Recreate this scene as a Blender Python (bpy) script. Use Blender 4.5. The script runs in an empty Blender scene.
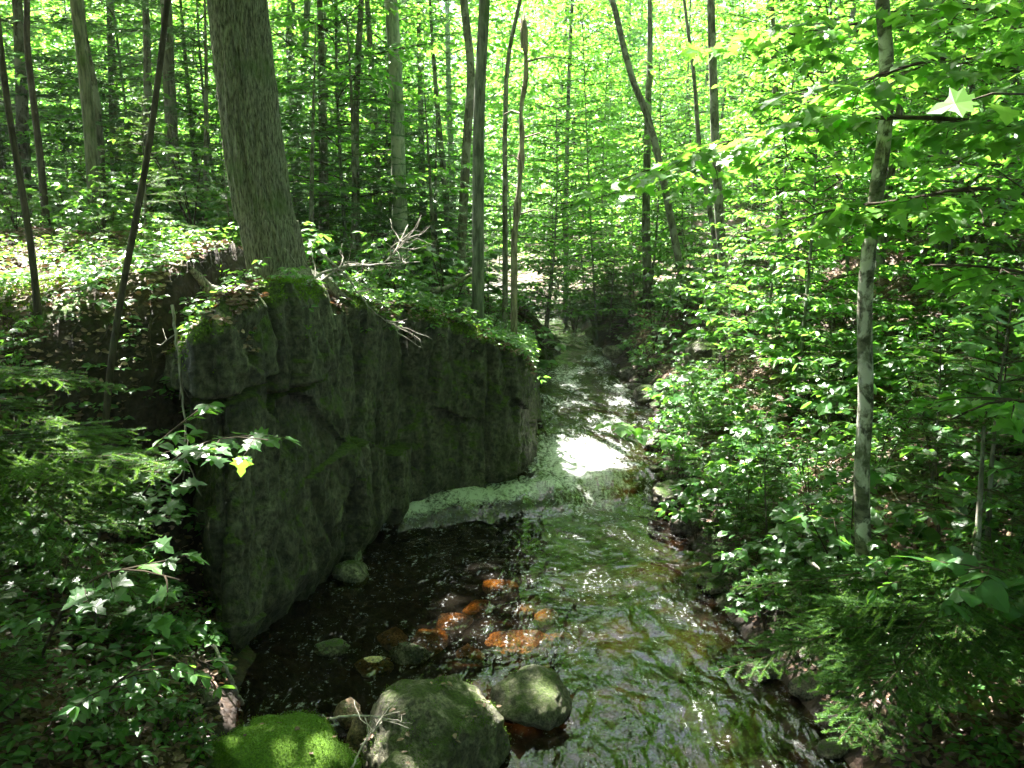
import bpy, math, random
import numpy as np
from mathutils import Vector, Matrix
R_ = math.radians
PI = math.pi
rng = np.random.default_rng(7)
random.seed(7)
sc = bpy.context.scene
col = sc.collection

# ------------------------------------------------------------------ camera
F_PX = 852.0
PITCH = R_(10)
CAM = np.array([0.0, 0.0, 3.0])
cam_d = bpy.data.cameras.new('camera')
cam_d.sensor_width = 36
cam_d.lens = F_PX / 1024 * 36
cam_d.clip_end = 3000
cam_d.clip_start = 0.05
cam = bpy.data.objects.new('camera', cam_d)
col.objects.link(cam)
cam.location = CAM
cam.rotation_euler = (PI / 2 - PITCH, 0, 0)
sc.camera = cam

# ------------------------------------------------------------------ light
SUN_EL, SUN_AZ = 58.0, 32.0           # azimuth: degrees from +Y towards -X
SDIR = np.array([-math.sin(R_(SUN_AZ)) * math.cos(R_(SUN_EL)),
                 math.cos(R_(SUN_AZ)) * math.cos(R_(SUN_EL)), math.sin(R_(SUN_EL))])
world = bpy.data.worlds.new('World')
sc.world = world
world.use_nodes = True
wn = world.node_tree
sky = wn.nodes.new('ShaderNodeTexSky')
sky.sky_type = 'NISHITA'
sky.sun_disc = False
sky.sun_elevation = R_(SUN_EL)
sky.sun_rotation = R_(-SUN_AZ)
sky.air_density = 1.0
sky.dust_density = 3.0
wn.nodes['Background'].inputs['Strength'].default_value = 0.06
wn.links.new(sky.outputs[0], wn.nodes['Background'].inputs['Color'])
sun_d = bpy.data.lights.new('sun', 'SUN')
sun_d.energy = 5.0
sun_d.angle = R_(0.5)
sun_d.color = (1.0, 0.96, 0.88)
sun = bpy.data.objects.new('sun', sun_d)
col.objects.link(sun)
sun.rotation_euler = Vector(SDIR).to_track_quat('Z', 'Y').to_euler()
sc.view_settings.view_transform = 'Standard'
sc.view_settings.look = 'None'
sc.view_settings.gamma = 1
sc.view_settings.use_curve_mapping = False
sc.view_settings.exposure = 3.75
HAZE = True
cy = sc.cycles
cy.max_bounces = 8
cy.diffuse_bounces = 4
cy.glossy_bounces = 3
cy.transmission_bounces = 5
cy.transparent_max_bounces = 8
cy.caustics_reflective = False
cy.caustics_refractive = False
cy.sample_clamp_indirect = 6
cy.use_denoising = True
cy.use_adaptive_sampling = True
cy.adaptive_threshold = 0.02

# ------------------------------------------------------------------ geometry helpers
def ray(px, py):
    dx = (px - 512) / F_PX
    dy = -(py - 384) / F_PX
    return np.array([dx, math.cos(PITCH) + dy * math.sin(PITCH), -math.sin(PITCH) + dy * math.cos(PITCH)])
def pix(px, py, Y):                      # the point seen at a pixel, Y metres ahead
    d = ray(px, py)
    return CAM + d * (Y / d[1])
def pixz(px, py, z):                     # the point seen at a pixel, at height z
    d = ray(px, py)
    return CAM + d * ((z - CAM[2]) / d[2])
def project(p):
    q = np.asarray(p, float) - CAM
    zc = q[1] * math.cos(PITCH) - q[2] * math.sin(PITCH)
    yc = q[1] * math.sin(PITCH) + q[2] * math.cos(PITCH)
    return 512 + F_PX * q[0] / zc, 384 - F_PX * yc / zc, zc

_h = np.random.default_rng(1).permutation(256)
_p = np.concatenate([_h, _h, _h])
_g = np.random.default_rng(2).normal(size=(256, 3))
_g /= np.linalg.norm(_g, axis=1)[:, None]
def perlin(x, y, z=0.0):
    x, y, z = np.broadcast_arrays(np.asarray(x, float), np.asarray(y, float), np.asarray(z, float))
    xi, yi, zi = np.floor(x).astype(int), np.floor(y).astype(int), np.floor(z).astype(int)
    xf, yf, zf = x - xi, y - yi, z - zi
    fade = lambda t: t * t * t * (t * (t * 6 - 15) + 10)
    u, v, w = fade(xf), fade(yf), fade(zf)
    out = 0
    for i in (0, 1):
        for j in (0, 1):
            for k in (0, 1):
                hsh = _p[_p[_p[(xi + i) & 255] + ((yi + j) & 255)] + ((zi + k) & 255)]
                g = _g[hsh]
                dot = g[..., 0] * (xf - i) + g[..., 1] * (yf - j) + g[..., 2] * (zf - k)
                out = out + dot * (u if i else 1 - u) * (v if j else 1 - v) * (w if k else 1 - w)
    return out
def fbm(x, y, z=0.0, o=4, l=2.1, g=0.5):
    a, s, t = 1.0, 0, 0
    for i in range(o):
        t = t + a * perlin(np.asarray(x) * l ** i + 17.3 * i, np.asarray(y) * l ** i + 5.1 * i, np.asarray(z) * l ** i + 9.7 * i)
        a *= g
    return t
def sstep(a, b, x):
    t = np.clip((x - a) / (b - a), 0, 1)
    return t * t * (3 - 2 * t)
def norm(v):
    v = np.asarray(v, float)
    return v / (np.linalg.norm(v, axis=-1, keepdims=True) + 1e-9)

class Geo:
    def __init__(s):
        s.v, s.f, s.a, s.n = [], [], [], 0
    def add(s, V, F, var=0.5):
        V = np.asarray(V, float).reshape(-1, 3)
        s.v.append(V)
        s.f.append(np.asarray(F, int) + s.n)
        s.a.append(np.broadcast_to(np.asarray(var, float), (len(V),)))
        s.n += len(V)
    def mesh(s, name, smooth=False):
        me = bpy.data.meshes.new(name)
        if not s.v:
            return me
        V = np.concatenate(s.v)
        me.vertices.add(len(V))
        me.vertices.foreach_set('co', V.astype(np.float32).ravel())
        loops = np.concatenate([f.ravel() for f in s.f])
        tot = np.concatenate([np.full(len(f), f.shape[1]) for f in s.f])
        me.loops.add(len(loops))
        me.loops.foreach_set('vertex_index', loops.astype(np.int32))
        me.polygons.add(len(tot))
        start = np.concatenate([[0], np.cumsum(tot)[:-1]])
        me.polygons.foreach_set('loop_start', start.astype(np.int32))
        me.polygons.foreach_set('use_smooth', np.full(len(tot), smooth))
        at = me.attributes.new('var', 'FLOAT', 'POINT')
        at.data.foreach_set('value', np.concatenate(s.a).astype(np.float32))
        me.update(calc_edges=True)
        return me
    def build(s, name, mat, parent=None, smooth=False):
        me = s.mesh(name, smooth)
        me.materials.append(mat)
        o = bpy.data.objects.new(name, me)
        col.objects.link(o)
        if parent is not None:
            o.parent = parent
        return o

def tag(o, label=None, cat=None, group=None, kind=None):
    if label: o['label'] = label
    if cat: o['category'] = cat
    if group: o['group'] = group
    if kind: o['kind'] = kind
    return o
def empty(name, loc=(0, 0, 0), rz=0, scale=1.0):
    o = bpy.data.objects.new(name, None)
    o.empty_display_size = 0.1
    col.objects.link(o)
    o.location = loc
    o.rotation_euler = (0, 0, rz)
    o.scale = (scale,) * 3
    return o
def copy_tree(o, parent=None):
    c = o.copy()
    col.objects.link(c)
    c.parent = parent
    for ch in list(o.children):
        copy_tree(ch, c)
    return c

def tube(geo, P, rad, sides=6, var=0.5, cap=True):
    P = np.asarray(P, float)
    rad = np.broadcast_to(np.asarray(rad, float), (len(P),))
    T = norm(np.gradient(P, axis=0))
    ref = np.array([0.31, 0.95, 0.05]) if abs(T[0][2]) > 0.7 else np.array([0.05, 0.1, 1.0])
    U = norm(np.cross(T, ref))
    W = np.cross(T, U)
    th = np.linspace(0, 2 * PI, sides, endpoint=False)
    V = P[:, None] + rad[:, None, None] * (np.cos(th)[None, :, None] * U[:, None] + np.sin(th)[None, :, None] * W[:, None])
    n = len(P)
    i = np.arange(n - 1)[:, None] * sides
    j = np.arange(sides)[None, :]
    k = (j + 1) % sides
    F = np.stack([i + j, i + k, i + sides + k, i + sides + j], -1).reshape(-1, 4)
    geo.add(V.reshape(-1, 3), F, var)
    if cap and sides <= 8:
        b = geo.n - sides
        geo.f.append(np.array([[b + q for q in range(sides)]]))
def smooth_path(P, n):
    P = np.asarray(P, float)
    d = np.concatenate([[0], np.cumsum(np.linalg.norm(np.diff(P, axis=0), axis=1))])
    t = np.linspace(0, d[-1], n)
    # catmull-rom through the points
    out = []
    for tt in t:
        i = min(np.searchsorted(d, tt, side='right') - 1, len(P) - 2)
        u = (tt - d[i]) / (d[i + 1] - d[i] + 1e-9)
        p0, p1, p2, p3 = P[max(i - 1, 0)], P[i], P[i + 1], P[min(i + 2, len(P) - 1)]
        out.append(0.5 * (2 * p1 + (p2 - p0) * u + (2 * p0 - 5 * p1 + 4 * p2 - p3) * u * u + (3 * p1 - p0 - 3 * p2 + p3) * u ** 3))
    return np.array(out)

# leaf templates: x along the leaf, y across, z up
def fan(outline, zf):
    o = np.array(outline, float)
    V = np.vstack([[0.42, 0, 0], np.column_stack([o, [zf(a, b) for a, b in o]])])
    n = len(o)
    F = np.array([[0, i + 1, (i + 1) % n + 1] for i in range(n)])
    return V, F
_ml = [(0, 0.0), (-.04, .22), (.10, .18), (.12, .46), (.27, .36), (.40, .56), (.47, .30), (.60, .16), (.74, .20), (1.0, 0)]
_ml = _ml + [(a, -b) for a, b in _ml[-2:0:-1]]
MAPLE = fan(_ml, lambda a, b: 0.10 * abs(b) - 0.16 * a * a)
OVAL = (np.array([[0, 0, 0], [.3, .27, .06], [.68, .22, .02], [1, 0, -.12], [.68, -.22, .02], [.3, -.27, .06]], float),
        np.array([[0, 1, 2, 3], [0, 3, 4, 5]]))
_hv = [(0, 0), (.05, .3), (.3, .42), (.6, .34), (.85, .14), (1, 0)]
_hv = _hv + [(a, -b) for a, b in _hv[-2:0:-1]]
ROUND = fan(_hv, lambda a, b: 0.12 * abs(b) - 0.15 * a * a)
QUAD = (np.array([[0, 0, 0], [.45, .3, .05], [1, 0, -.06], [.45, -.3, .05]], float), np.array([[0, 1, 2, 3]]))
NEEDLE = (np.array([[0, -.5, 0], [0, .5, 0], [1, 0, 0]], float), np.array([[0, 1, 2]]))

def put(geo, tpl, pos, d, n, size, var, width=None):
    """many copies of a small flat template"""
    T, F = tpl
    pos = np.asarray(pos, float); N = len(pos)
    if N == 0:
        return
    d = norm(d)
    n = np.asarray(n, float)
    n = norm(n - (n * d).sum(-1, keepdims=True) * d)
    b = np.cross(n, d)
    size = np.broadcast_to(np.asarray(size, float), (N,))
    w = size if width is None else np.broadcast_to(np.asarray(width, float), (N,))
    V = pos[:, None] + size[:, None, None] * T[None, :, 0:1] * d[:, None] + w[:, None, None] * T[None, :, 1:2] * b[:, None] \
        + size[:, None, None] * T[None, :, 2:3] * n[:, None]
    FF = (F[None] + (np.arange(N) * len(T))[:, None, None]).reshape(-1, F.shape[1])
    geo.add(V.reshape(-1, 3), FF, np.repeat(np.broadcast_to(np.asarray(var, float), (N,)), len(T)))

# ------------------------------------------------------------------ materials
def new_mat(name):
    m = bpy.data.materials.new(name)
    m.use_nodes = True
    nt = m.node_tree
    nt.nodes.clear()
    out = nt.nodes.new('ShaderNodeOutputMaterial')
    return m, nt, out
class N:
    """tiny node helper"""
    def __init__(s, nt): s.nt = nt
    def __call__(s, typ, inp=None, **kw):
        n = s.nt.nodes.new(typ)
        for k, v in kw.items(): setattr(n, k, v)
        for k, v in (inp or {}).items():
            sk = n.inputs[k]
            if isinstance(v, bpy.types.NodeSocket): s.nt.links.new(v, sk)
            else: sk.default_value = v
        return n
    def noise(s, vec, scale, detail=4, rough=.55, dist=0):
        return s('ShaderNodeTexNoise', {'Vector': vec, 'Scale': scale, 'Detail': detail, 'Roughness': rough, 'Distortion': dist}).outputs['Fac']
    def ramp(s, fac, stops):
        n = s('ShaderNodeValToRGB', {'Fac': fac})
        e = n.color_ramp.elements
        while len(e) < len(stops): e.new(0.5)
        for el, (p, c) in zip(e, stops):
            el.position = p
            el.color = (*c, 1) if len(c) == 3 else c
        return n.outputs[0]
    def mix(s, fac, a, b, mode='MIX'):
        n = s('ShaderNodeMix', data_type='RGBA', blend_type=mode)
        for sk, v in ((n.inputs[0], fac), (n.inputs[6], a), (n.inputs[7], b)):
            if isinstance(v, bpy.types.NodeSocket): s.nt.links.new(v, sk)
            elif isinstance(v, tuple): sk.default_value = (*v, 1)
            else: sk.default_value = v
        return n.outputs[2]
    def math(s, op, a, b=0.0, c=0.0):
        n = s('ShaderNodeMath', operation=op)
        for i, v in enumerate((a, b, c)):
            if isinstance(v, bpy.types.NodeSocket): s.nt.links.new(v, n.inputs[i])
            else: n.inputs[i].default_value = v
        return n.outputs[0]
    def bump(s, h, strength=.5, dist=.02):
        return s('ShaderNodeBump', {'Height': h, 'Strength': strength, 'Distance': dist}).outputs[0]
def objvec(n, scale=(1, 1, 1), world_=False):
    tc = n('ShaderNodeNewGeometry').outputs['Position'] if world_ else n('ShaderNodeTexCoord').outputs['Object']
    return n('ShaderNodeMapping', {'Vector': tc, 'Scale': scale}).outputs[0]

def leaf_mat(name, c0, c1, t0, t1, trans=0.45, rough=0.42, spec=0.5):
    m, nt, out = new_mat(name)
    n = N(nt)
    var = n('ShaderNodeAttribute', attribute_name='var').outputs['Fac']
    rnd = n('ShaderNodeObjectInfo').outputs['Random']
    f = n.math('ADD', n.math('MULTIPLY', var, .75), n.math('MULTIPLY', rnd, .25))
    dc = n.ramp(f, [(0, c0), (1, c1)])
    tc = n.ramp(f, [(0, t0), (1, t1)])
    p = n('ShaderNodeBsdfPrincipled', {'Base Color': dc, 'Roughness': rough, 'Specular IOR Level': spec})
    t = n('ShaderNodeBsdfTranslucent', {'Color': tc})
    mx = n('ShaderNodeMixShader', {0: trans, 1: p.outputs[0], 2: t.outputs[0]})
    nt.links.new(mx.outputs[0], out.inputs[0])
    return m
M = {}
M['leaf'] = leaf_mat('broad_leaf', (.035, .125, .016), (.08, .20, .024), (.14, .48, .04), (.33, .66, .07), .47)
M['canopy_leaf'] = leaf_mat('canopy_leaf', (.035, .125, .016), (.085, .20, .024), (.17, .53, .045), (.37, .70, .08), .52)
M['roof_leaf'] = leaf_mat('roof_leaf', (.035, .095, .025), (.07, .15, .035), (.14, .34, .05), (.32, .50, .10), .32)  # overhead crowns: less translucent, to cut green light on the foreground
M['shade_leaf'] = leaf_mat('understory_leaf', (.022, .085, .022), (.06, .15, .035), (.10, .34, .03), (.26, .52, .05), .40, .34, .6)
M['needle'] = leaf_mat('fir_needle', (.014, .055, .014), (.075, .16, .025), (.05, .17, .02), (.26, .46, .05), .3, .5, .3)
M['hemlock'] = leaf_mat('hemlock_needle', (.018, .06, .024), (.045, .12, .04), (.06, .20, .04), (.16, .36, .08), .3, .4, .6)
M['litter'] = leaf_mat('dead_leaf', (.05, .025, .016), (.40, .27, .19), (.06, .03, .01), (.30, .15, .06), .15, .5, .5)

def bark(name, a, b, moss=0.0, mosscol=(.05, .09, .015), vs=(9, 9, 1.6), patch=None, patchcol=(.45, .43, .38), rough=.9, bd=.012):
    m, nt, out = new_mat(name)
    n = N(nt)
    v = objvec(n, vs)
    h = n.noise(v, 3.0, 7, .65, .3)
    c = n.ramp(h, [(.38, a), (.60, b)])
    v2 = objvec(n, (1, 1, .7))
    if patch is not None:
        pf = n.ramp(n.noise(v2, patch, 5, .6, .4), [(.50, (0, 0, 0)), (.57, (1, 1, 1))])
        c = n.mix(pf, c, patchcol)
    if moss:
        mf = n.ramp(n.noise(v2, 2.2, 6, .7), [(.62 - moss * .3, (0, 0, 0)), (.80 - moss * .3, (1, 1, 1))])
        c = n.mix(mf, c, mosscol)
    p = n('ShaderNodeBsdfPrincipled', {'Base Color': c, 'Roughness': rough, 'Specular IOR Level': .25, 'Normal': n.bump(h, .9, bd)})
    nt.links.new(p.outputs[0], out.inputs[0])
    return m
M['bark_big'] = bark('furrowed_bark', (.05, .048, .036), (.27, .27, .205), .18, (.09, .14, .04), (26, 26, 5.0), bd=.02)
M['bark_grey'] = bark('grey_bark', (.07, .075, .06), (.20, .21, .17), .3, (.07, .11, .04))
M['bark_pale'] = bark('pale_bark', (.14, .16, .13), (.34, .37, .30), .2, (.10, .15, .06), patch=3.0)
M['bark_moss'] = bark('mossy_bark', (.05, .055, .035), (.17, .17, .11), .35, (.07, .13, .02))
M['bark_dark'] = bark('dark_bark', (.04, .037, .028), (.16, .15, .115), .3, patch=6.0, patchcol=(.22, .22, .18))
M['bark_stem'] = bark('dark_stem_bark', (.03, .024, .018), (.085, .07, .05), .1)
M['bark_birch'] = bark('mottled_bark', (.05, .05, .036), (.19, .18, .13), .3, (.07, .10, .03), (5, 5, 9), 8.0, (.52, .50, .43))
M['bark_snag'] = bark('dead_bark', (.10, .075, .055), (.36, .30, .24), .1)
M['twig'] = bark('twig_bark', (.025, .020, .013), (.07, .052, .035), .1, bd=.003)
M['dead_twig'] = bark('bleached_twig', (.16, .14, .12), (.42, .38, .34), .05, bd=.003)

def rock_mat(name, a, b, moss, mossc0=(.022, .045, .008), mossc1=(.085, .16, .02), zbias=.5, wet=.55, sc_=1.0):
    m, nt, out = new_mat(name)
    n = N(nt)
    v = objvec(n, (1, 1, 1), True)
    h = n.noise(v, 2.2 * sc_, 9, .68, .4)
    h2 = n.noise(v, 19 * sc_, 6, .7)
    hs = n.math('ADD', h, n.math('MULTIPLY', h2, .45))
    c = n.ramp(h, [(.30, a), (.52, tuple((x + y) / 2 for x, y in zip(a, b))), (.72, b)])
    c = n.mix(.8, c, n.ramp(h2, [(.40, (.12, .12, .12)), (.60, (1.7, 1.7, 1.7))]), 'MULTIPLY')
    st_ = n.noise(n('ShaderNodeMapping', {'Vector': v, 'Scale': (5, 5, .7)}).outputs[0], 1.6, 6, .65)
    c = n.mix(.7, c, n.ramp(st_, [(.38, (.22, .22, .2)), (.62, (1.5, 1.5, 1.4))]), 'MULTIPLY')
    nz = n('ShaderNodeSeparateXYZ', {0: n('ShaderNodeNewGeometry').outputs['Normal']}).outputs[2]
    mm = n.math('ADD', n.math('MULTIPLY', nz, zbias), n.math('MULTIPLY', n.noise(v, 3.3 * sc_, 7, .72, .6), 1.3))
    mf = n('ShaderNodeMapRange', {0: mm, 1: 1.02 - moss, 2: 1.22 - moss}).outputs[0]
    mc = n.ramp(n.noise(v, 34 * sc_, 4, .6), [(.3, mossc0), (.72, mossc1)])
    c = n.mix(mf, c, mc)
    mossh = n.math('MULTIPLY', n.noise(v, 75 * sc_, 3, .7), n.math('MULTIPLY', mf, .5))
    bp = n.bump(n.math('ADD', hs, mossh), 1.0, .075 / sc_)
    ro = n('ShaderNodeMapRange', {0: mf, 3: wet, 4: .95}).outputs[0]
    p = n('ShaderNodeBsdfPrincipled', {'Base Color': c, 'Roughness': ro, 'Specular IOR Level': .4, 'Normal': bp})
    nt.links.new(p.outputs[0], out.inputs[0])
    return m
M['cliff'] = rock_mat('cliff_rock', (.022, .021, .015), (.13, .125, .088), .26, (.022, .036, .008), (.11, .17, .025), .55, .6)
M['boulder'] = rock_mat('boulder_rock', (.035, .035, .025), (.27, .25, .18), .24, (.025, .04, .01), (.09, .13, .03), .30, .55, 2.0)
M['mossboulder'] = rock_mat('moss_cushion', (.03, .03, .02), (.10, .09, .06), .95, (.04, .09, .008), (.16, .32, .02), .6, .6, 2.2)
M['stone'] = rock_mat('river_stone', (.025, .022, .016), (.13, .11, .085), .0, wet=.25, sc_=3)
M['pinkstone'] = rock_mat('pink_stone', (.14, .085, .06), (.34, .22, .17), -.1, wet=.4, sc_=3)
M['amberstone'] = rock_mat('amber_stone', (.34, .25, .12), (.62, .52, .34), -.3, wet=.3, sc_=3)

# ------------------------------------------------------------------ terrain
rows = [(768, 225, 850, 0), (700, 235, 800, 0), (640, 262, 745, 0), (600, 318, 718, 0), (560, 358, 697, 0), (520, 398, 682, 0),
        (495, 425, 672, .10), (475, 500, 662, .26), (430, 527, 668, .32), (400, 531, 645, .40), (370, 535, 620, .52), (352, 555, 603, .62), (343, 568, 594, .70)]
SY, SL, SR = [-30, 1.0], [-2.0, -1.7], [2.2, 2.0]
for py, a, b, z in rows:
    A, B = pixz(a, py, z), pixz(b, py, z)
    SY.append(A[1]); SL.append(A[0]); SR.append(B[0])
SY += [22, 27, 34, 60, 200]
SL += [.3, -1.2, -2.5, -4, -10]
SR += [1.5, .1, -1.0, -2.5, -8]
SY, SL, SR = map(np.array, (SY, SL, SR))
def left_edge(y): return np.interp(y, SY, SL)
def right_edge(y): return np.interp(y, SY, SR)
CA, CB = pixz(392, 528, .05), pixz(640, 478, .2)      # the lip of the cascade
cdir = norm((CB - CA)[:2]); cnor = np.array([-cdir[1], cdir[0]])
def lip(x, y): return (x - CA[0]) * cnor[0] + (y - CA[1]) * cnor[1]
def level(x, y):
    d = lip(x, y)
    z = .22 * sstep(-.12, .30, d) + .05 * sstep(.3, 1.2, d)
    return z + np.clip(y - 10.5, 0, 7) * .062 + np.clip(y - 17.5, 0, 200) * .03
FACE_PX = [(215, 690), (240, 664), (330, 590), (402, 528), (448, 494), (520, 478), (530, 440), (533, 402)]
FACE = [pixz(a, b, .0 if b > 500 else .2)[:2] for a, b in FACE_PX]
FACE = [np.array([-3.6, 7.9]), np.array([-2.75, 6.75]), np.array([-2.2, 5.95])] + FACE[1:] + [np.array([.2, 15.5]), np.array([-.6, 16.5])]
FACE = np.array(FACE)
def height(x, y):
    x = np.asarray(x, float); y = np.asarray(y, float)
    L, Rr, wl = left_edge(y), right_edge(y), level(np.clip(x, left_edge(y), right_edge(y)), y)
    n1 = fbm(x * .45, y * .45, 3.3, 5) * .35
    n2 = fbm(x * 2.3, y * 2.3, 7.7, 4) * .10
    # right bank
    u = x - Rr
    rb = .26 * sstep(-.05, .35, u) + .52 * np.clip(u - .15, 0, 3.2) + .34 * np.clip(u - 3.35, 0, 7) + .10 * np.clip(u - 10, 0, 60)
    rb = rb + (n1 + n2) * sstep(0, 1.0, u)
    # left bank
    v = L - x
    T = 2.42 + .02 * np.clip(v, 0, 30) + n1 * .55 + n2 + .42 * np.exp(-((x + 2.45) ** 2 + (y - 7.7) ** 2) / .9) + .45 * sstep(6.9, 9.5, y) * sstep(-1.8, -3.2, x)
    T = T - .55 * sstep(8.2, 10.6, y) * sstep(-3.2, -1.2, x) - .5 * sstep(11.5, 16, y)
    Fg = .12 * sstep(-.05, .3, v) + .62 * np.clip(v - .1, 0, 3.0) + .2 * np.clip(v - 3.1, 0, 6) + (n1 * .4 + n2) * sstep(0, .6, v)
    k = np.where(y > 10.6, 1.0, 4.0)
    off = np.where(y > 10.6, .15, .42)
    yb = 6.35 + .25 * perlin(x * .8, 3.1, 0)
    tm = sstep(yb - .75 - .5 * sstep(-2.6, -4.5, x), yb + .5, y)
    lb_t = np.minimum(T, np.clip(wl + k * (v - off), -.3, 50) + n2 * sstep(0, .5, v))
    lb = Fg * (1 - tm) + lb_t * tm
    inside = np.minimum(-u, -v)
    depth = .10 + .34 * sstep(0, .9, inside) + .09 * fbm(x * 2, y * 2, 1.0, 4)
    bed = wl - depth * sstep(-.02, .25, inside)
    z = np.where(u > 0, wl + rb, np.where(v > 0, lb + np.where(tm > .5, 0, wl), bed))
    far = sstep(22, 60, np.hypot(x, y))
    z = z * (1 - far) + far * (2.2 + 1.2 * fbm(x * .03, y * .03, 0, 3) + np.clip(y - 30, 0, 400) * .01 + np.clip(np.abs(x) - 15, 0, 300) * .03)
    return z
def hit(px, py, t0=1.0):
    d = ray(px, py)
    t = t0
    while t < 80:
        p = CAM + d * t
        if p[2] < float(height(p[0], p[1])):
            return p
        t += .03
    return CAM + d * 80

def axis(near0, near1, step, far0, far1, growth=1.12):
    mid = list(np.arange(near0, near1, step))
    s, a, lo = step, near0, []
    while a > far0:
        s *= growth; a -= s; lo.append(a)
    s, b, hi = step, mid[-1], []
    while b < far1:
        s *= growth; b += s; hi.append(b)
    return np.array(lo[::-1] + mid + hi)
def grid_obj(name, X, Y, Z, mat, kind=None, smooth=True, var=None):
    ny, nx = X.shape
    g = Geo()
    i = np.arange(ny - 1)[:, None] * nx
    j = np.arange(nx - 1)[None]
    F = np.stack([i + j, i + j + 1, i + nx + j + 1, i + nx + j], -1).reshape(-1, 4)
    g.add(np.stack([X, Y, Z], -1).reshape(-1, 3), F, .5 if var is None else var.ravel())
    o = g.build(name, mat, None, smooth)
    if kind: o['kind'] = kind
    return o

def ground_mat():
    m, nt, out = new_mat('forest_floor')
    n = N(nt)
    v = objvec(n, (1, 1, 1), True)
    wv = n.mix(.12, v, n('ShaderNodeTexNoise', {'Vector': v, 'Scale': 9.0}).outputs['Color'], 'ADD')
    vo = n('ShaderNodeTexVoronoi', {'Vector': wv, 'Scale': 17.0, 'Randomness': 1.0})
    c = n.ramp(n('ShaderNodeSeparateColor', {0: vo.outputs['Color']}).outputs[0],
               [(0, (.035, .018, .011)), (.4, (.10, .05, .03)), (.75, (.17, .095, .06)), (1, (.28, .19, .13))])
    soil = n.ramp(n.noise(v, 6, 6), [(.3, (.016, .011, .008)), (.7, (.05, .032, .02))])
    c = n.mix(n.ramp(n.noise(v, 1.3, 5), [(.40, (0, 0, 0)), (.58, (1, 1, 1))]), c, soil)
    moss = n.ramp(n.noise(v, 22, 4), [(.3, (.03, .07, .01)), (.7, (.11, .22, .02))])
    c = n.mix(n.ramp(n.noise(v, 1.9, 6, .7, .5), [(.53, (0, 0, 0)), (.62, (1, 1, 1))]), c, moss)
    nzg = n('ShaderNodeSeparateXYZ', {0: n('ShaderNodeNewGeometry').outputs['True Normal']}).outputs[2]
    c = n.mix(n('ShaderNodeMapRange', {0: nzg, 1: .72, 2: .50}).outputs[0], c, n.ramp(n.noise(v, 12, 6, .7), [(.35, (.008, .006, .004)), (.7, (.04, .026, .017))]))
    # the bed of the stream is tannin-stained gravel
    wet = n('ShaderNodeAttribute', attribute_name='var').outputs['Fac']
    vs = n('ShaderNodeTexVoronoi', {'Vector': wv, 'Scale': 6.0})
    bedc = n.ramp(n('ShaderNodeSeparateColor', {0: vs.outputs['Color']}).outputs[1],
                  [(0, (.008, .005, .003)), (.6, (.020, .011, .006)), (.85, (.042, .022, .010)), (1, (.09, .05, .02))])
    c = n.mix(wet, c, bedc)
    c = n.mix(n('ShaderNodeAttribute', attribute_name='damp').outputs['Fac'], c, n.mix(.8, c, (.22, .2, .18), 'MULTIPLY'))
    h = n.math('ADD', n.math('MULTIPLY', vo.outputs['Distance'], -.6), n.noise(v, 14, 5))
    p = n('ShaderNodeBsdfPrincipled', {'Base Color': c, 'Roughness': .75, 'Specular IOR Level': .3, 'Normal': n.bump(h, .8, .03)})
    nt.links.new(p.outputs[0], out.inputs[0])
    return m
ax = axis(-6.5, 7.5, .06, -400, 400, 1.09)
ay = axis(0.5, 18.0, .06, -120, 800, 1.08)
GX, GY = np.meshgrid(ax, ay)
GZ = height(GX, GY)
ins = np.minimum(right_edge(GY) - GX, GX - left_edge(GY))
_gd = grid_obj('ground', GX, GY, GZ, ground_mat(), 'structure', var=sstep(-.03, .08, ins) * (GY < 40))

_at = _gd.data.attributes.new('damp', 'FLOAT', 'POINT'); _at.data.foreach_set('value', sstep(-.55, -.10, ins).ravel().astype(np.float32))
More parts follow.
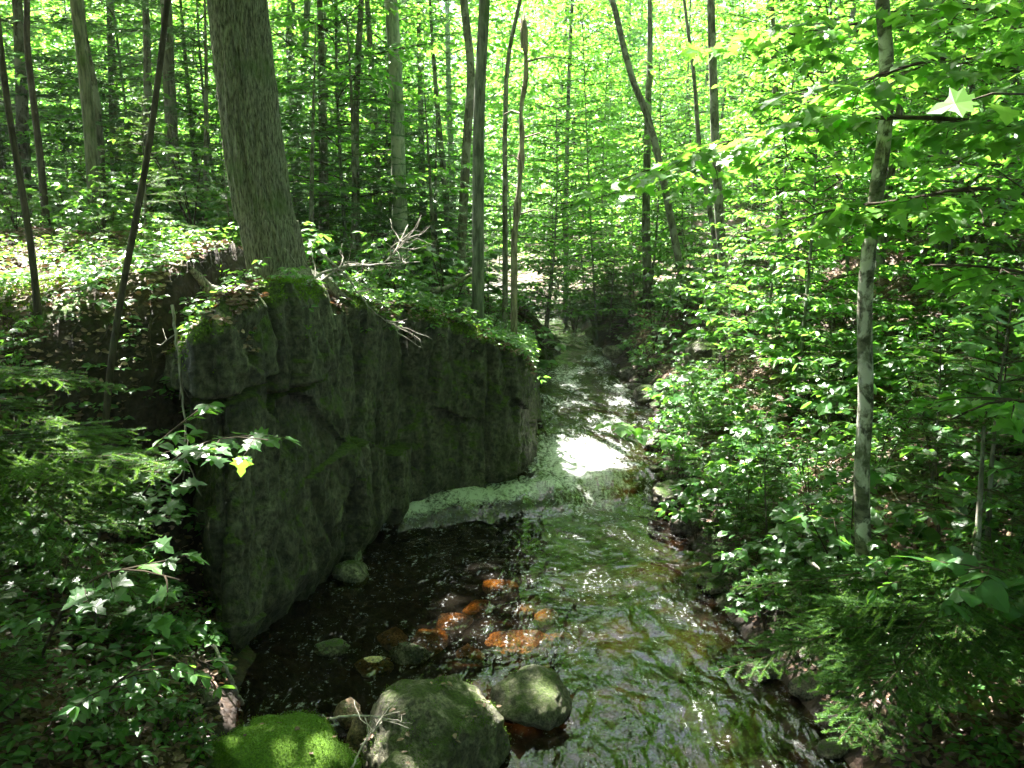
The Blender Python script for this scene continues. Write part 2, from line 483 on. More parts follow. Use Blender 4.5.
# ------------------------------------------------------------------ water
def water_mat():
    m, nt, out = new_mat('stream_water')
    n = N(nt)
    v = objvec(n, (1, 1, 1), True)
    vf = objvec(n, (1.35, .6, 1), True)
    h = n.math('ADD', n.noise(vf, 7.5, 2, .45, .4), n.math('MULTIPLY', n.noise(vf, 26, 2, .5, .3), .14))
    h = n.math('MULTIPLY', h, n('ShaderNodeMapRange', {0: n.noise(v, 1.3, 3, .6, .6), 1: .35, 2: .62, 3: .25, 4: 1.25}).outputs[0])
    bp = n.bump(h, .9, .032)
    tr = n('ShaderNodeBsdfTransparent', {'Color': (.47, .30, .125, 1)})
    body = n('ShaderNodeBsdfPrincipled', {'Base Color': (.012, .010, .007, 1), 'Roughness': .5, 'Specular IOR Level': 0})
    under = n('ShaderNodeMixShader', {0: .32, 1: tr.outputs[0], 2: body.outputs[0]})
    gl = n('ShaderNodeBsdfGlossy', {'Color': (1, 1, 1, 1), 'Roughness': .035, 'Normal': bp})
    fr = n('ShaderNodeFresnel', {'IOR': 1.36, 'Normal': bp})
    s = n('ShaderNodeMixShader', {0: n.math('ADD', n.math("MULTIPLY", fr.outputs[0], 0.95), .01), 1: under.outputs[0], 2: gl.outputs[0]})
    foam_attr = n('ShaderNodeAttribute', attribute_name='var').outputs['Fac']
    vstream = objvec(n, (1, .35, 1), True)
    fn = n.math('ADD', n.math('MULTIPLY', n.noise(vstream, 11, 6, .75, 1.2), .6), n.math('MULTIPLY', n.noise(v, 30, 4, .7), .4))
    ff = n('ShaderNodeMapRange', {0: n.math('ADD', n.math('MULTIPLY', n.math('SUBTRACT', fn, .5), 3.1), n.math('MULTIPLY', foam_attr, .70)), 1: .24, 2: .75, 4: .94}).outputs[0]
    foam = n('ShaderNodeBsdfPrincipled', {'Base Color': (.84, .86, .85, 1), 'Roughness': .55, 'Normal': n.bump(n.noise(v, 26, 6, .75), 1.0, .07)})
    s2 = n('ShaderNodeMixShader', {0: ff, 1: s.outputs[0], 2: foam.outputs[0]})
    nt.links.new(s2.outputs[0], out.inputs[0])
    return m
wy = np.concatenate([np.arange(-25, 2.5, .25), np.arange(2.5, 11, .022), np.arange(11, 21, .04), np.arange(21, 38, .25)])
wt = np.linspace(0, 1, 190)
WY, WT = np.meshgrid(wy, wt, indexing='ij')
WL, WR = left_edge(WY) - .35, right_edge(WY) + .35
WX = WL + (WR - WL) * WT
WZ = level(WX, WY)
d = lip(WX, WY)
turb = .55 + .9 * np.exp(-((d - .1) / .5) ** 2) + .6 * sstep(.3, 1.5, d)
flow = fbm(WX * 2.6 + .35 * WY + .5 * perlin(WX, WY, 2), WY * 1.5, 0.0, 3, 2.1, .5)
rip = fbm(WX * 8 + 2 * perlin(WX, WY, 4), WY * 5, 2.0, 2, 2.0, .45)
WZ = WZ + (.042 * flow + .010 * rip * sstep(-.35, .3, perlin(WX * .9, WY * .7, 12))) * turb
WZ += .05 * np.exp(-((d - .02) / .13) ** 2) * (1 + .8 * perlin(WX * 4, WY * 4, 9))
foamA = 1.2 * np.exp(-(np.clip(d - .20, -9, 9) / np.where(d > .20, .34, .15)) ** 2) * np.clip(.82 + .7 * perlin(WX * 1.7, WY * 1.7, 3), 0, 1.1) * sstep(1.3, .3, WX)
fc = pixz(577, 456, .3); 
foamA = np.maximum(foamA, 1.15 * np.exp(-(((WX - fc[0]) / .62) ** 2 + ((WY - fc[1]) / 1.1) ** 2)))
foamA = np.maximum(foamA, .62 * np.clip(.4 + 1.8 * fbm(WX * 1.6, WY * .9, 5.0, 3), 0, 1) * sstep(10.5, 12, WY))
foamA = np.maximum(foamA, .10)
grid_obj('water', WX, WY, WZ, water_mat(), 'structure', var=foamA)

# ------------------------------------------------------------------ rock cliff
def build_cliff():
    nS, nV = 620, 330
    P = smooth_path(np.column_stack([FACE, np.zeros(len(FACE))]), nS)[:, :2]
    s = np.concatenate([[0], np.cumsum(np.linalg.norm(np.diff(P, axis=0), axis=1))])
    T = norm(np.gradient(P, axis=0))
    for _ in range(60):
        T = norm(np.vstack([T[:1], (T[:-2] + T[1:-1] + T[2:]) / 3, T[-1:]]))
    Nn = np.column_stack([T[:, 1], -T[:, 0]])                # outward, towards the stream
    yc = P[:, 1]
    pxs = np.array([project([a, b, 2.0])[0] for a, b in P])
    inose = int(np.argmax(np.where(P[:, 1] < 12.5, pxs, 0)))
    want = np.interp(pxs, [150, 190, 230, 275, 330, 400, 450, 500, 530], [345, 333, 300, 284, 287, 302, 317, 334, 352])
    top = np.array([pix(pxs[q], want[q], P[q, 1])[2] for q in range(nS)])
    top[inose:] = np.minimum(top[inose], np.interp(s[inose:] - s[inose], [0, 1.5, 6], [top[inose], 1.35, 1.0]))
    top[:20] = np.minimum(top[:20], 2.4)
    top = np.convolve(np.pad(top, 12, 'edge'), np.ones(25) / 25, 'valid')
    top = top + .07 * perlin(s * 1.6, 2.2, 0) + .05 * perlin(s * 5, 2.2, 0)
    v = np.linspace(0, 1, nV)
    S, V = np.meshgrid(s, v, indexing='ij')
    TOP = top[:, None]
    vert = .72
    zz = np.where(V < vert, -.45 + (TOP + .45) * (V / vert), 0)
    tt = np.clip((V - vert) / (1 - vert), 0, 1)
    zz = np.where(V >= vert, TOP, zz)
    roundn = .12 * sstep(TOP - .22, TOP, zz) ** 2 * (V < vert) + .12 * (V >= vert)
    lean = .10 * sstep(0, 2.4, zz)
    # displacement outward
    rc = np.random.default_rng(12)
    seeds = np.column_stack([rc.uniform(s[0], s[-1], 80), rc.uniform(-.6, 2.8, 80)])
    sa, sg1, sg2 = rc.uniform(-.035, .035, 80), rc.normal(size=80) * .06, rc.normal(size=80) * .05
    SW, ZW = S + .10 * fbm(S * 2, zz * 2, 3.0, 3), zz + .10 * fbm(S * 2, zz * 2, 8.0, 3)
    bd = np.full(S.shape, 1e9); bi = np.zeros(S.shape, int)
    for q in range(80):
        dq = ((SW - seeds[q, 0]) * 1.15) ** 2 + ((ZW - seeds[q, 1]) * .8) ** 2
        m = dq < bd; bd[m] = dq[m]; bi[m] = q
    D = sa[bi] + sg1[bi] * (S - seeds[bi, 0]) + sg2[bi] * (zz - seeds[bi, 1]) + .05 * fbm(S * .8, zz * .7, 1.0, 3) + .05 * fbm(S * 2.6, zz * 1.6, 4.0, 4) + .05 * (np.abs(fbm(S * 4.5, zz * 2.6, 9.0, 4)) - .2) + .025 * fbm(S * 14, zz * 7, 2.0, 3) + .03 * fbm(S * 9, zz * 1.3, 5.0, 3)
    # blocky strata
    q = perlin(S * 1.1, zz * .6, 8.0) * 4 + S * .5
    D += .05 * (np.abs((q % 1) - .5) * 2) ** .5
    s0 = s[np.argmin(np.abs(np.array([project([P[i, 0], P[i, 1], 2.0])[0] for i in range(nS)]) - 280))]
    zc = 1.98 + .09 * (S - s0) + .035 * perlin(S * 4, 0, 3)
    zc = np.where(S > s0, zc - .16, zc)
    blk = sstep(-.02, .02, zz - zc) * sstep(s0 + .95, s0 + .75, S)
    D += .13 * blk
    D -= .14 * np.exp(-((zz - zc + .025) / .028) ** 2) * sstep(s0 + 1.0, s0 + .7, S)
    D -= .14 * np.exp(-((S - s0 + .03 * perlin(zz * 5, 0, 1)) / .03) ** 2) * sstep(.9, 1.5, zz)
    for sv, w in ((s0 + 1.6, .06), (s0 + 2.5, .07), (s0 - .75, .04), (s0 + 3.5, .06)):
        D -= .10 * np.exp(-((S - sv + .25 * perlin(zz * .9, sv, 1)) / w) ** 2)
    zl = .75 + .25 * np.sin(S * .9)
    D -= .0 * zl
    D -= .16 * sstep(.35, -.1, zz) 
    off = np.where(V < vert, D, D * (1 - .0 * tt)) - lean - roundn
    X = P[:, 0][:, None] + Nn[:, 0][:, None] * off
    Y = P[:, 1][:, None] + Nn[:, 1][:, None] * off
    man = np.array([[-3.0, 8.4], [-2.6, 7.5], [-2.35, 7.0], [-2.3, 6.9]])
    fi = [np.argmin(np.hypot(*(P - q).T)) for q in FACE[:4]]
    SPx = P - Nn * .95
    blend = sstep(s[fi[3]], s[fi[3]] + .9, s)
    spx = np.interp(s, s[fi], man[:, 0]) * (1 - blend) + SPx[:, 0] * blend
    spy = np.interp(s, s[fi], man[:, 1]) * (1 - blend) + SPx[:, 1] * blend
    X = X * (1 - tt) + spx[:, None] * tt
    Y = Y * (1 - tt) + spy[:, None] * tt
    zend = height(spx, spy)[:, None] - .15
    Z = zz * (1 - tt ** 1.5) + zend * tt ** 1.5
    Z = Z + np.where(V >= vert, np.sin(np.clip(tt, 0, 1) * PI) * (.05 + .10 * fbm(X * 3, Y * 3, 0, 4)), 0) + .03 * fbm(S * 3, zz * 3, 7, 3)
    o = grid_obj('rock_cliff', X, Y, Z, M['cliff'])
    tag(o, 'tall dark mossy rock face rising out of the stream on the left bank', 'rock cliff')
    rr_ = np.random.default_rng(4)
    jj = np.where(v > .62)[0]
    ii = rr_.integers(8, nS - 8, 60000); kk = rr_.choice(jj[1:-1], 60000)
    Pp = np.stack([X[ii, kk], Y[ii, kk], Z[ii, kk]], -1)
    du = np.stack([X[ii + 1, kk] - X[ii - 1, kk], Y[ii + 1, kk] - Y[ii - 1, kk], Z[ii + 1, kk] - Z[ii - 1, kk]], -1)
    dv = np.stack([X[ii, kk + 1] - X[ii, kk - 1], Y[ii, kk + 1] - Y[ii, kk - 1], Z[ii, kk + 1] - Z[ii, kk - 1]], -1)
    nn = norm(np.cross(du, dv)); nn *= np.sign(nn[:, 2:3] + .001)
    return o, Pp, nn
CLIFF, CAP, CAPN = build_cliff()

# ------------------------------------------------------------------ boulders
def boulder(name, center, radii, seed, mat, label, cat='boulder', group=None, rz=0, rough=1.0, sub=5):
    import bmesh
    bm = bmesh.new()
    bmesh.ops.create_icosphere(bm, subdivisions=sub, radius=1)
    V = np.array([v.co[:] for v in bm.verts])
    F = np.array([[v.index for v in f.verts] for f in bm.faces])
    bm.free()
    # squarish boulder with planed faces
    r = np.random.default_rng(seed)
    for _ in range(9):
        nrm = norm(r.normal(size=3)); dd = r.uniform(.62, .85)
        e = V @ nrm - dd
        V = V - np.clip(e, 0, None)[:, None] * nrm * .8
    W = V + seed * 3.1
    V = V * (1 + rough * (.20 * fbm(W[:, 0] * 1.3, W[:, 1] * 1.3, W[:, 2] * 1.3, 3) + .06 * fbm(W[:, 0] * 5, W[:, 1] * 5, W[:, 2] * 5, 4)))[:, None]
    V = V * np.array(radii)
    c, s = math.cos(rz), math.sin(rz)
    V = np.column_stack([V[:, 0] * c - V[:, 1] * s, V[:, 0] * s + V[:, 1] * c, V[:, 2]])
    g = Geo(); g.add(V, F)
    o = g.build(name, mat, None, True)
    o.location = center
    return tag(o, label, cat, group)
B = pixz
def at(px, py, z, dz=0): p = pixz(px, py, z); return (p[0], p[1], z + dz)
boulder('boulder', at(437, 742, .10), (.42, .38, .42), 3, M['boulder'], 'big rounded boulder with patchy moss at the bottom edge of the stream', rz=.3, rough=.9, sub=6)
boulder('boulder', at(532, 702, .05), (.29, .26, .19), 9, M['boulder'], 'smaller dark boulder leaning against the big mossy boulder, water on its right', rz=.8, rough=1.0)
boulder('boulder', at(280, 768, .10), (.44, .34, .24), 28, M['mossboulder'], 'low boulder wholly cushioned in bright green moss', rz=-.3, rough=1.3)
boulder('boulder', at(398, 790, .10), (.22, .2, .19), 21, M['boulder'], 'low mossy boulder below the big boulder, cut by the lower edge', rz=.2)
boulder('stone', at(362, 735, .12), (.09, .07, .16), 13, M['pinkstone'], 'bare pinkish stone standing beside the big boulder', 'stone', rz=.5)
boulder('stone', at(349, 714, .12), (.09, .08, .09), 14, M['pinkstone'], 'small pinkish grey stone between the moss cushion and big boulder', 'stone', rz=.1)
boulder('stone', at(410, 655, .03), (.15, .10, .10), 15, M['stone'], 'dark wet stone breaking the water behind the big boulder', 'stone')
boulder('stone', at(330, 648, .02), (.14, .10, .06), 16, M['stone'], 'flat wet stone in the dark water near the cliff foot', 'stone')
boulder('stone', at(352, 575, .02), (.18, .14, .12), 17, M['boulder'], 'wet lichened stone against the foot of the cliff', 'stone')
boulder('stone', at(519, 642, -.10), (.26, .17, .08), 18, M['amberstone'], 'pale amber stone just under the sunlit water', 'stone')
boulder('stone', at(525, 612, -.08), (.10, .08, .06), 19, M['amberstone'], 'small amber stone under water beyond the pale amber stone', 'stone')
boulder('stone', at(560, 640, -.10), (.10, .07, .06), 20, M['amberstone'], 'orange stone under water right of the pale amber stone', 'stone')
for i, (px, py, z, q, lb) in enumerate([(455, 622, -.07, .10, 'amber stone under water beyond the big boulder'), (478, 608, -.09, .09, 'rusty stone on the stream bed left of the small amber stone'),
        (430, 640, -.08, .11, 'orange brown stone under water behind the dark wet stone'), (392, 640, -.08, .10, 'rusty stone under dark water left of the dark wet stone'), (500, 590, -.10, .12, 'dull amber stone under rippled water, farthest of the amber stones'),
        (375, 665, -.05, .09, 'rusty stone under shallow water behind the pinkish stones'), (545, 618, -.07, .08, 'yellow amber stone under water at the edge of the ripples'), (470, 655, -.05, .08, 'small amber stone just behind the big boulder')]):
    boulder('stone', at(px, py, z), (q * 1.7, q * 1.3, q * .75), 70 + i, M['amberstone'], lb, 'stone', rz=i * .7, sub=4)
for i, (px, py, z, r3, lb) in enumerate([
        (700, 522, .12, (.30, .26, .20), 'dark broad boulder at the right water edge below the cascade'),
        (668, 492, .22, (.28, .2, .16), 'dark boulder at the right end of the cascade lip'),
        (690, 455, .42, (.22, .2, .14), 'grey boulder on the right bank beside the white water'),
        (650, 395, .50, (.30, .3, .20), 'wet brown boulder on the right bank above the white water'),
        (628, 372, .60, (.22, .2, .16), 'small dark boulder on the far right bank under leaves'),
        (550, 346, .75, (.30, .25, .2), 'grey boulder at the far left end of the stream'),
        (612, 350, .80, (.20, .2, .14), 'rounded boulder where the stream bends out of sight'),
        (655, 440, .34, (.20, .16, .10), 'sunlit pale flat stone beside the white water'),
        (700, 350, 1.2, (.35, .3, .25), 'pale boulder half hidden by leaves on the right slope'),
        (565, 492, .10, (.16, .10, .06), 'flat dark stone in the lip of the cascade')]):
    boulder('boulder', at(px, py, z, -.05), r3, 40 + i, M['boulder'] if i in (2, 6, 8, 10) else M['stone'], lb, rz=i)

# ------------------------------------------------------------------ sun flecks: gaps are cut in the canopy here to let the sun through
def S3(px, py, Y=None, z=None):
    return pix(px, py, Y) if Y else pixz(px, py, z)
FLECKS = []     # (point, radius)
def fleck(p, r): FLECKS.append((np.asarray(p, float), r))

# ------------------------------------------------------------------ tree parts
def leaves_on(geo, tpl, pos, out, size, r, flat=.35, droop=.25, var=None):
    """leaves at pos pointing along out (horizontal), faces mostly up"""
    Nn = len(pos)
    if Nn == 0: return
    d = np.asarray(out, float) + r.normal(size=(Nn, 3)) * .35
    d[:, 2] = d[:, 2] * .4 - r.uniform(0, droop * 2, Nn)
    n = np.array([0, 0, 1.0]) + r.normal(size=(Nn, 3)) * flat
    sz = size * r.uniform(.6, 1.25, Nn)
    put(geo, tpl, pos, d, n, sz, r.uniform(0, 1, Nn) if var is None else var)

def spray(wood, leafpos, leafdir, o, d, L, r, step=.07, r0=.006, up=0.0, second=True, nseg=9, spread=1.0):
    """one flat layered bough of a broadleaf: returns leaf sites in leafpos/leafdir"""
    o = np.asarray(o, float); d = norm(d)
    P = [o]
    dd = d.copy()
    for i in range(nseg):
        dd = norm(dd + r.normal(size=3) * np.array([.10, .10, .05]) + np.array([0, 0, up - .03]))
        P.append(P[-1] + dd * L / nseg)
    P = np.array(P)
    tube(wood, P, np.linspace(r0, r0 * .3, len(P)), 4 if r0 < .012 else 6)
    n = max(int(L / step), 2)
    for k in range(n):
        t = (k + 1) / n
        x = t * nseg; i = min(int(x), nseg - 1)
        p = P[i] + (P[i + 1] - P[i]) * (x - i)
        ax_ = norm(P[i + 1] - P[i])
        side = norm(np.cross(ax_, [0, 0, 1])) * (1 if k % 2 else -1)
        if second and L > .35 and t > .12:
            l2 = L * .50 * (1.05 - t) * spread * r.uniform(.6, 1.1) + .06
            d2 = norm(ax_ * .75 + side * .8 + r.normal(size=3) * .1)
            m = max(int(l2 / step), 1)
            pts = p + d2[None] * np.linspace(0, l2, m + 1)[:, None] + np.array([0, 0, -.08])[None] * (np.linspace(0, 1, m + 1) ** 2)[:, None] * l2
            if m >= 2: tube(wood, pts[[0, m // 2, m]], [r0 * .45, r0 * .35, r0 * .2], 3)
            s2 = norm(np.cross(d2, [0, 0, 1]))
            for q in range(1, m + 1):
                for sg in (-1, 1):
                    leafpos.append(pts[q]); leafdir.append(norm(d2 * .6 + s2 * sg))
            leafpos.append(pts[-1]); leafdir.append(d2)
        else:
            for sg in (-1, 1):
                leafpos.append(p); leafdir.append(norm(ax_ * .6 + side * sg))
    leafpos.append(P[-1]); leafdir.append(norm(P[-1] - P[-2]))

def needles_on(geo, st, dr, ln, r, spacing, nl, nw, rows=2):
    """flat rows of needles along many twigs"""
    st = np.array(st); dr = norm(np.array(dr)); ln = np.array(ln)
    cnt = np.maximum((ln / spacing).astype(int), 2)
    idx = np.repeat(np.arange(len(st)), cnt)
    off = np.concatenate([np.arange(c) / max(c - 1, 1) for c in cnt])
    p = st[idx] + dr[idx] * (off * ln[idx])[:, None]
    p[:, 2] -= .10 * off ** 2 * ln[idx]
    side = norm(np.cross(dr[idx], [0, 0, 1.0]))
    for sg in ((-1, 1) if rows == 2 else (-1, 1, -.35, .35)):
        dv = norm(dr[idx] * .62 + side * sg + np.array([0, 0, 1.0]) * (.0 if abs(sg) == 1 else .5) + np.array([0, 0, 1.0]) * r.uniform(-.1, .45, len(idx))[:, None] + r.normal(size=(len(idx), 3)) * .12)
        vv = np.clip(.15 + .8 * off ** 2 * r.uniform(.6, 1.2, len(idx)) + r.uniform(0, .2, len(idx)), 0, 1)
        put(geo, NEEDLE, p, dv, [0, 0, 1.0] + r.normal(size=(len(idx), 3)) * .3, nl * r.uniform(.75, 1.1, len(idx)) * (1.05 - .4 * off), vv, nw)

def fir_bough(wood, st, dr, ln, o, d, L, r, gap=.045, droop=.08, wr=.005, third=True):
    o = np.asarray(o, float); d = norm(d)
    nseg = 7
    P = [o]; dd = d.copy()
    for i in range(nseg):
        dd = norm(dd + np.array([0, 0, -droop + (.06 if i > 4 else 0)]) + r.normal(size=3) * .05)
        P.append(P[-1] + dd * L / nseg)
        st.append(P[-2]); dr.append(dd); ln.append(L / nseg)
    P = np.array(P)
    tube(wood, P, np.linspace(wr, wr * .3, nseg + 1), 4)
    n = max(int(L / gap), 3)
    for k in range(n):
        t = .10 + .9 * (k + 1) / n
        x = min(t, .999) * nseg; i = int(x)
        p = P[i] + (P[i + 1] - P[i]) * (x - i)
        a = norm(P[i + 1] - P[i])
        sd = norm(np.cross(a, [0, 0, 1])) * (1 if k % 2 else -1)
        l2 = (L * .42 * (1.02 - t) ** .8 + .03) * r.uniform(.7, 1.15)
        d2 = norm(a * .85 + sd * .85 + r.normal(size=3) * .07)
        st.append(p); dr.append(d2); ln.append(l2)
        tube(wood, [p, p + d2 * l2 * .9], [wr * .4, wr * .2], 3)
        if third and l2 > .12:
            for q in range(int(l2 / (gap * 1.3))):
                tq = .25 + .7 * (q + 1) / int(l2 / (gap * 1.3) + 1)
                s3 = norm(np.cross(d2, [0, 0, 1])) * (1 if q % 2 else -1)
                st.append(p + d2 * l2 * tq); dr.append(norm(d2 * .8 + s3 * .8)); ln.append(l2 * .4 * (1.1 - tq) + .02)

# --- prototypes -----------------------------------------------------
def proto_shrub(name, H, nst, leafsize, tpl, seed, label=None, cat='shrub', mat='shade_leaf', step=.10, L=(.3, .7)):
    r = np.random.default_rng(seed)
    root = empty(name)
    wood, lf = Geo(), Geo()
    lp, ld = [], []
    for s in range(nst):
        a = r.uniform(0, 2 * PI); lean = r.uniform(.1, .45)
        hh = H * r.uniform(.55, 1)
        P = np.array([[math.cos(a) * lean * hh * t ** 1.3, math.sin(a) * lean * hh * t ** 1.3, hh * t] for t in np.linspace(0, 1, 7)])
        tube(wood, P, np.linspace(.010, .003, 7) * (H / 1.2) ** .5, 5)
        nb = max(int(hh / .13), 3)
        for k in range(nb):
            t = .28 + .72 * (k + 1) / nb
            i = min(int(t * 6), 5)
            p = P[i] + (P[i + 1] - P[i]) * min(t * 6 - i, 1)
            az = k * 2.4 + r.uniform(-.5, .5)
            l = r.uniform(*L) * (1.15 - .7 * t)
            spray(wood, lp, ld, p, [math.cos(az), math.sin(az), .35], l, r, step, .004, -.02, l > .4, 6)
    leaves_on(lf, tpl, lp, ld, leafsize, r)
    wood.build('stem', M['twig'], root)
    lf.build('foliage', M[mat], root)
    return root
def proto_fir(name, H, seed, gap=.05, spacing=.0055, nl=.022, nw=.0058, base=.08, spreadf=.42, third=True, mat='needle', nwh=None):
    r = np.random.default_rng(seed)
    root = empty(name)
    wood, nd = Geo(), Geo()
    tr = Geo()
    P = np.array([[.02 * H * math.sin(t * 3), .02 * H * math.cos(t * 2.2), H * t] for t in np.linspace(0, 1, 10)])
    tube(tr, P, np.linspace(.011 * H + .004, .003, 10), 7)
    st, dr, ln = [], [], []
    nwh = nwh or max(int(H / .13), 6)
    for w in range(nwh):
        t = base + (1 - base) * w / nwh
        z = H * t
        i = min(int(t * 9), 8)
        p0 = P[i] + (P[i + 1] - P[i]) * (t * 9 - i)
        for q in range(r.integers(3, 6)):
            az = r.uniform(0, 2 * PI)
            L = H * spreadf * (1.03 - t) ** .75 * r.uniform(.65, 1.1) + .05
            fir_bough(wood, st, dr, ln, p0, [math.cos(az), math.sin(az), .1 + .5 * t], L, r, gap, .07, .004 + .0015 * H, third)
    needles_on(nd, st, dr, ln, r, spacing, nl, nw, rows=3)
    tr.build('trunk', M['bark_dark'], root, True)
    wood.build('branches', M['twig'], root)
    nd.build('needles', M[mat], root)
    return root
def proto_hemlock(name, H, seed, z0=.12, nwh=26, Lf=.30):
    r = np.random.default_rng(seed)
    root = empty(name)
    tr, wood, nd = Geo(), Geo(), Geo()
    P = np.array([[.15 * math.sin(t * 3 + seed), .15 * math.cos(t * 2.2), H * t] for t in np.linspace(0, 1, 14)])
    tube(tr, P, np.linspace(.012 * H + .01, .01, 14), 9)
    st, dr, ln = [], [], []
    for w in range(nwh):
        t = z0 + (1 - z0) * w / nwh
        i = min(int(t * 13), 12)
        p0 = P[i] + (P[i + 1] - P[i]) * (t * 13 - i)
        for q in range(3):
            az = r.uniform(0, 2 * PI)
            L = (H * Lf * (1.05 - t) ** .7) * r.uniform(.5, 1.05) + .15
            fir_bough(wood, st, dr, ln, p0, [math.cos(az), math.sin(az), .12], L, r, .10, .06, .004 + .002 * L, True)
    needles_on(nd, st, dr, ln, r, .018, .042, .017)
    tr.build('trunk', M['bark_dark'], root, True)
    wood.build('branches', M['twig'], root)
    nd.build('crown', M['hemlock'], root)
    return root
def proto_under(name, H, seed, leafsize=.125, z0=.14, nb=50, L=(.9, 2.1), step=.115, tpl=OVAL, mat='leaf', barkm='bark_grey', rad=.03):
    r = np.random.default_rng(seed)
    root = empty(name)
    tr, wood, lf = Geo(), Geo(), Geo()
    bend = r.uniform(-.4, .4, 2)
    P = np.array([[bend[0] * math.sin(t * 2.5), bend[1] * math.sin(t * 2.2), H * t] for t in np.linspace(0, 1, 14)])
    tube(tr, P, np.linspace(rad, .008, 14), 8)
    lp, ld = [], []
    for k in range(nb):
        t = z0 + (1 - z0) * (k + r.uniform(0, 1)) / nb
        t = min(t, .99)
        i = min(int(t * 13), 12)
        p = P[i] + (P[i + 1] - P[i]) * (t * 13 - i)
        az = k * 2.4 + r.uniform(-.6, .6)
        l = r.uniform(*L) * (1.1 - .6 * t)
        spray(wood, lp, ld, p, [math.cos(az), math.sin(az), .30], l, r, step, .012, -.01, True, 8)
    leaves_on(lf, tpl, lp, ld, leafsize, r)
    tr.build('trunk', M[barkm], root, True)
    wood.build('branches', M['twig'], root)
    lf.build('crown', M[mat], root)
    return root
def clump_leaves(lf, C, rad, nper, size, r, tpl=QUAD):
    C = np.asarray(C)
    idx = np.repeat(np.arange(len(C)), nper)
    a = r.uniform(0, 2 * PI, len(idx)); rr = np.sqrt(r.uniform(0, 1, len(idx))) * rad
    pos = C[idx] + np.column_stack([np.cos(a) * rr, np.sin(a) * rr, r.normal(size=len(idx)) * .16 - .12 * rr ** 2])
    dv = np.column_stack([np.cos(a), np.sin(a), np.zeros(len(a))])
    leaves_on(lf, tpl, pos, dv, size, r, .45)
def proto_tall(name, H, seed, rad=.12, z0=5.0, nlimb=26, barkm='bark_grey', leafsize=.19, nper=75):
    r = np.random.default_rng(seed)
    root = empty(name)
    tr, wood, lf = Geo(), Geo(), Geo()
    b = r.uniform(-.5, .5, 2)
    P = np.array([[b[0] * math.sin(t * 2.5), b[1] * math.sin(t * 2.2), H * t - .2] for t in np.linspace(0, 1, 20)])
    tube(tr, P, rad * (1 - np.linspace(0, 1, 20)) ** .7 + .01 + .04 * np.exp(-np.linspace(0, 1, 20) * 40), 10)
    C = []
    for k in range(nlimb):
        z = z0 + (H - z0) * (k + r.uniform(0, 1)) / nlimb
        t = min(z / H, .98)
        i = min(int(t * 19), 18)
        p = P[i]
        az = k * 2.4 + r.uniform(-.5, .5)
        L = r.uniform(1.4, 3.2) * (1.1 - .5 * (z - z0) / (H - z0))
        d = np.array([math.cos(az), math.sin(az), r.uniform(.2, .6)])
        Q = np.array([p + d * L * u + np.array([0, 0, -.12 * (L * u) ** 2 * .4]) for u in np.linspace(0, 1, 6)])
        tube(wood, Q, np.linspace(rad * .28, .008, 6), 5)
        for u in (.45, .7, .9, 1.0):
            q = Q[min(int(u * 5), 5)]
            C.append(q + r.normal(size=3) * np.array([.5, .5, .2]))
    clump_leaves(lf, C, .85, nper, leafsize, r)
    tr.build('trunk', M[barkm], root, True)
    wood.build('limbs', M[barkm], root)
    lf.build('crown', M['canopy_leaf'], root)
    return root

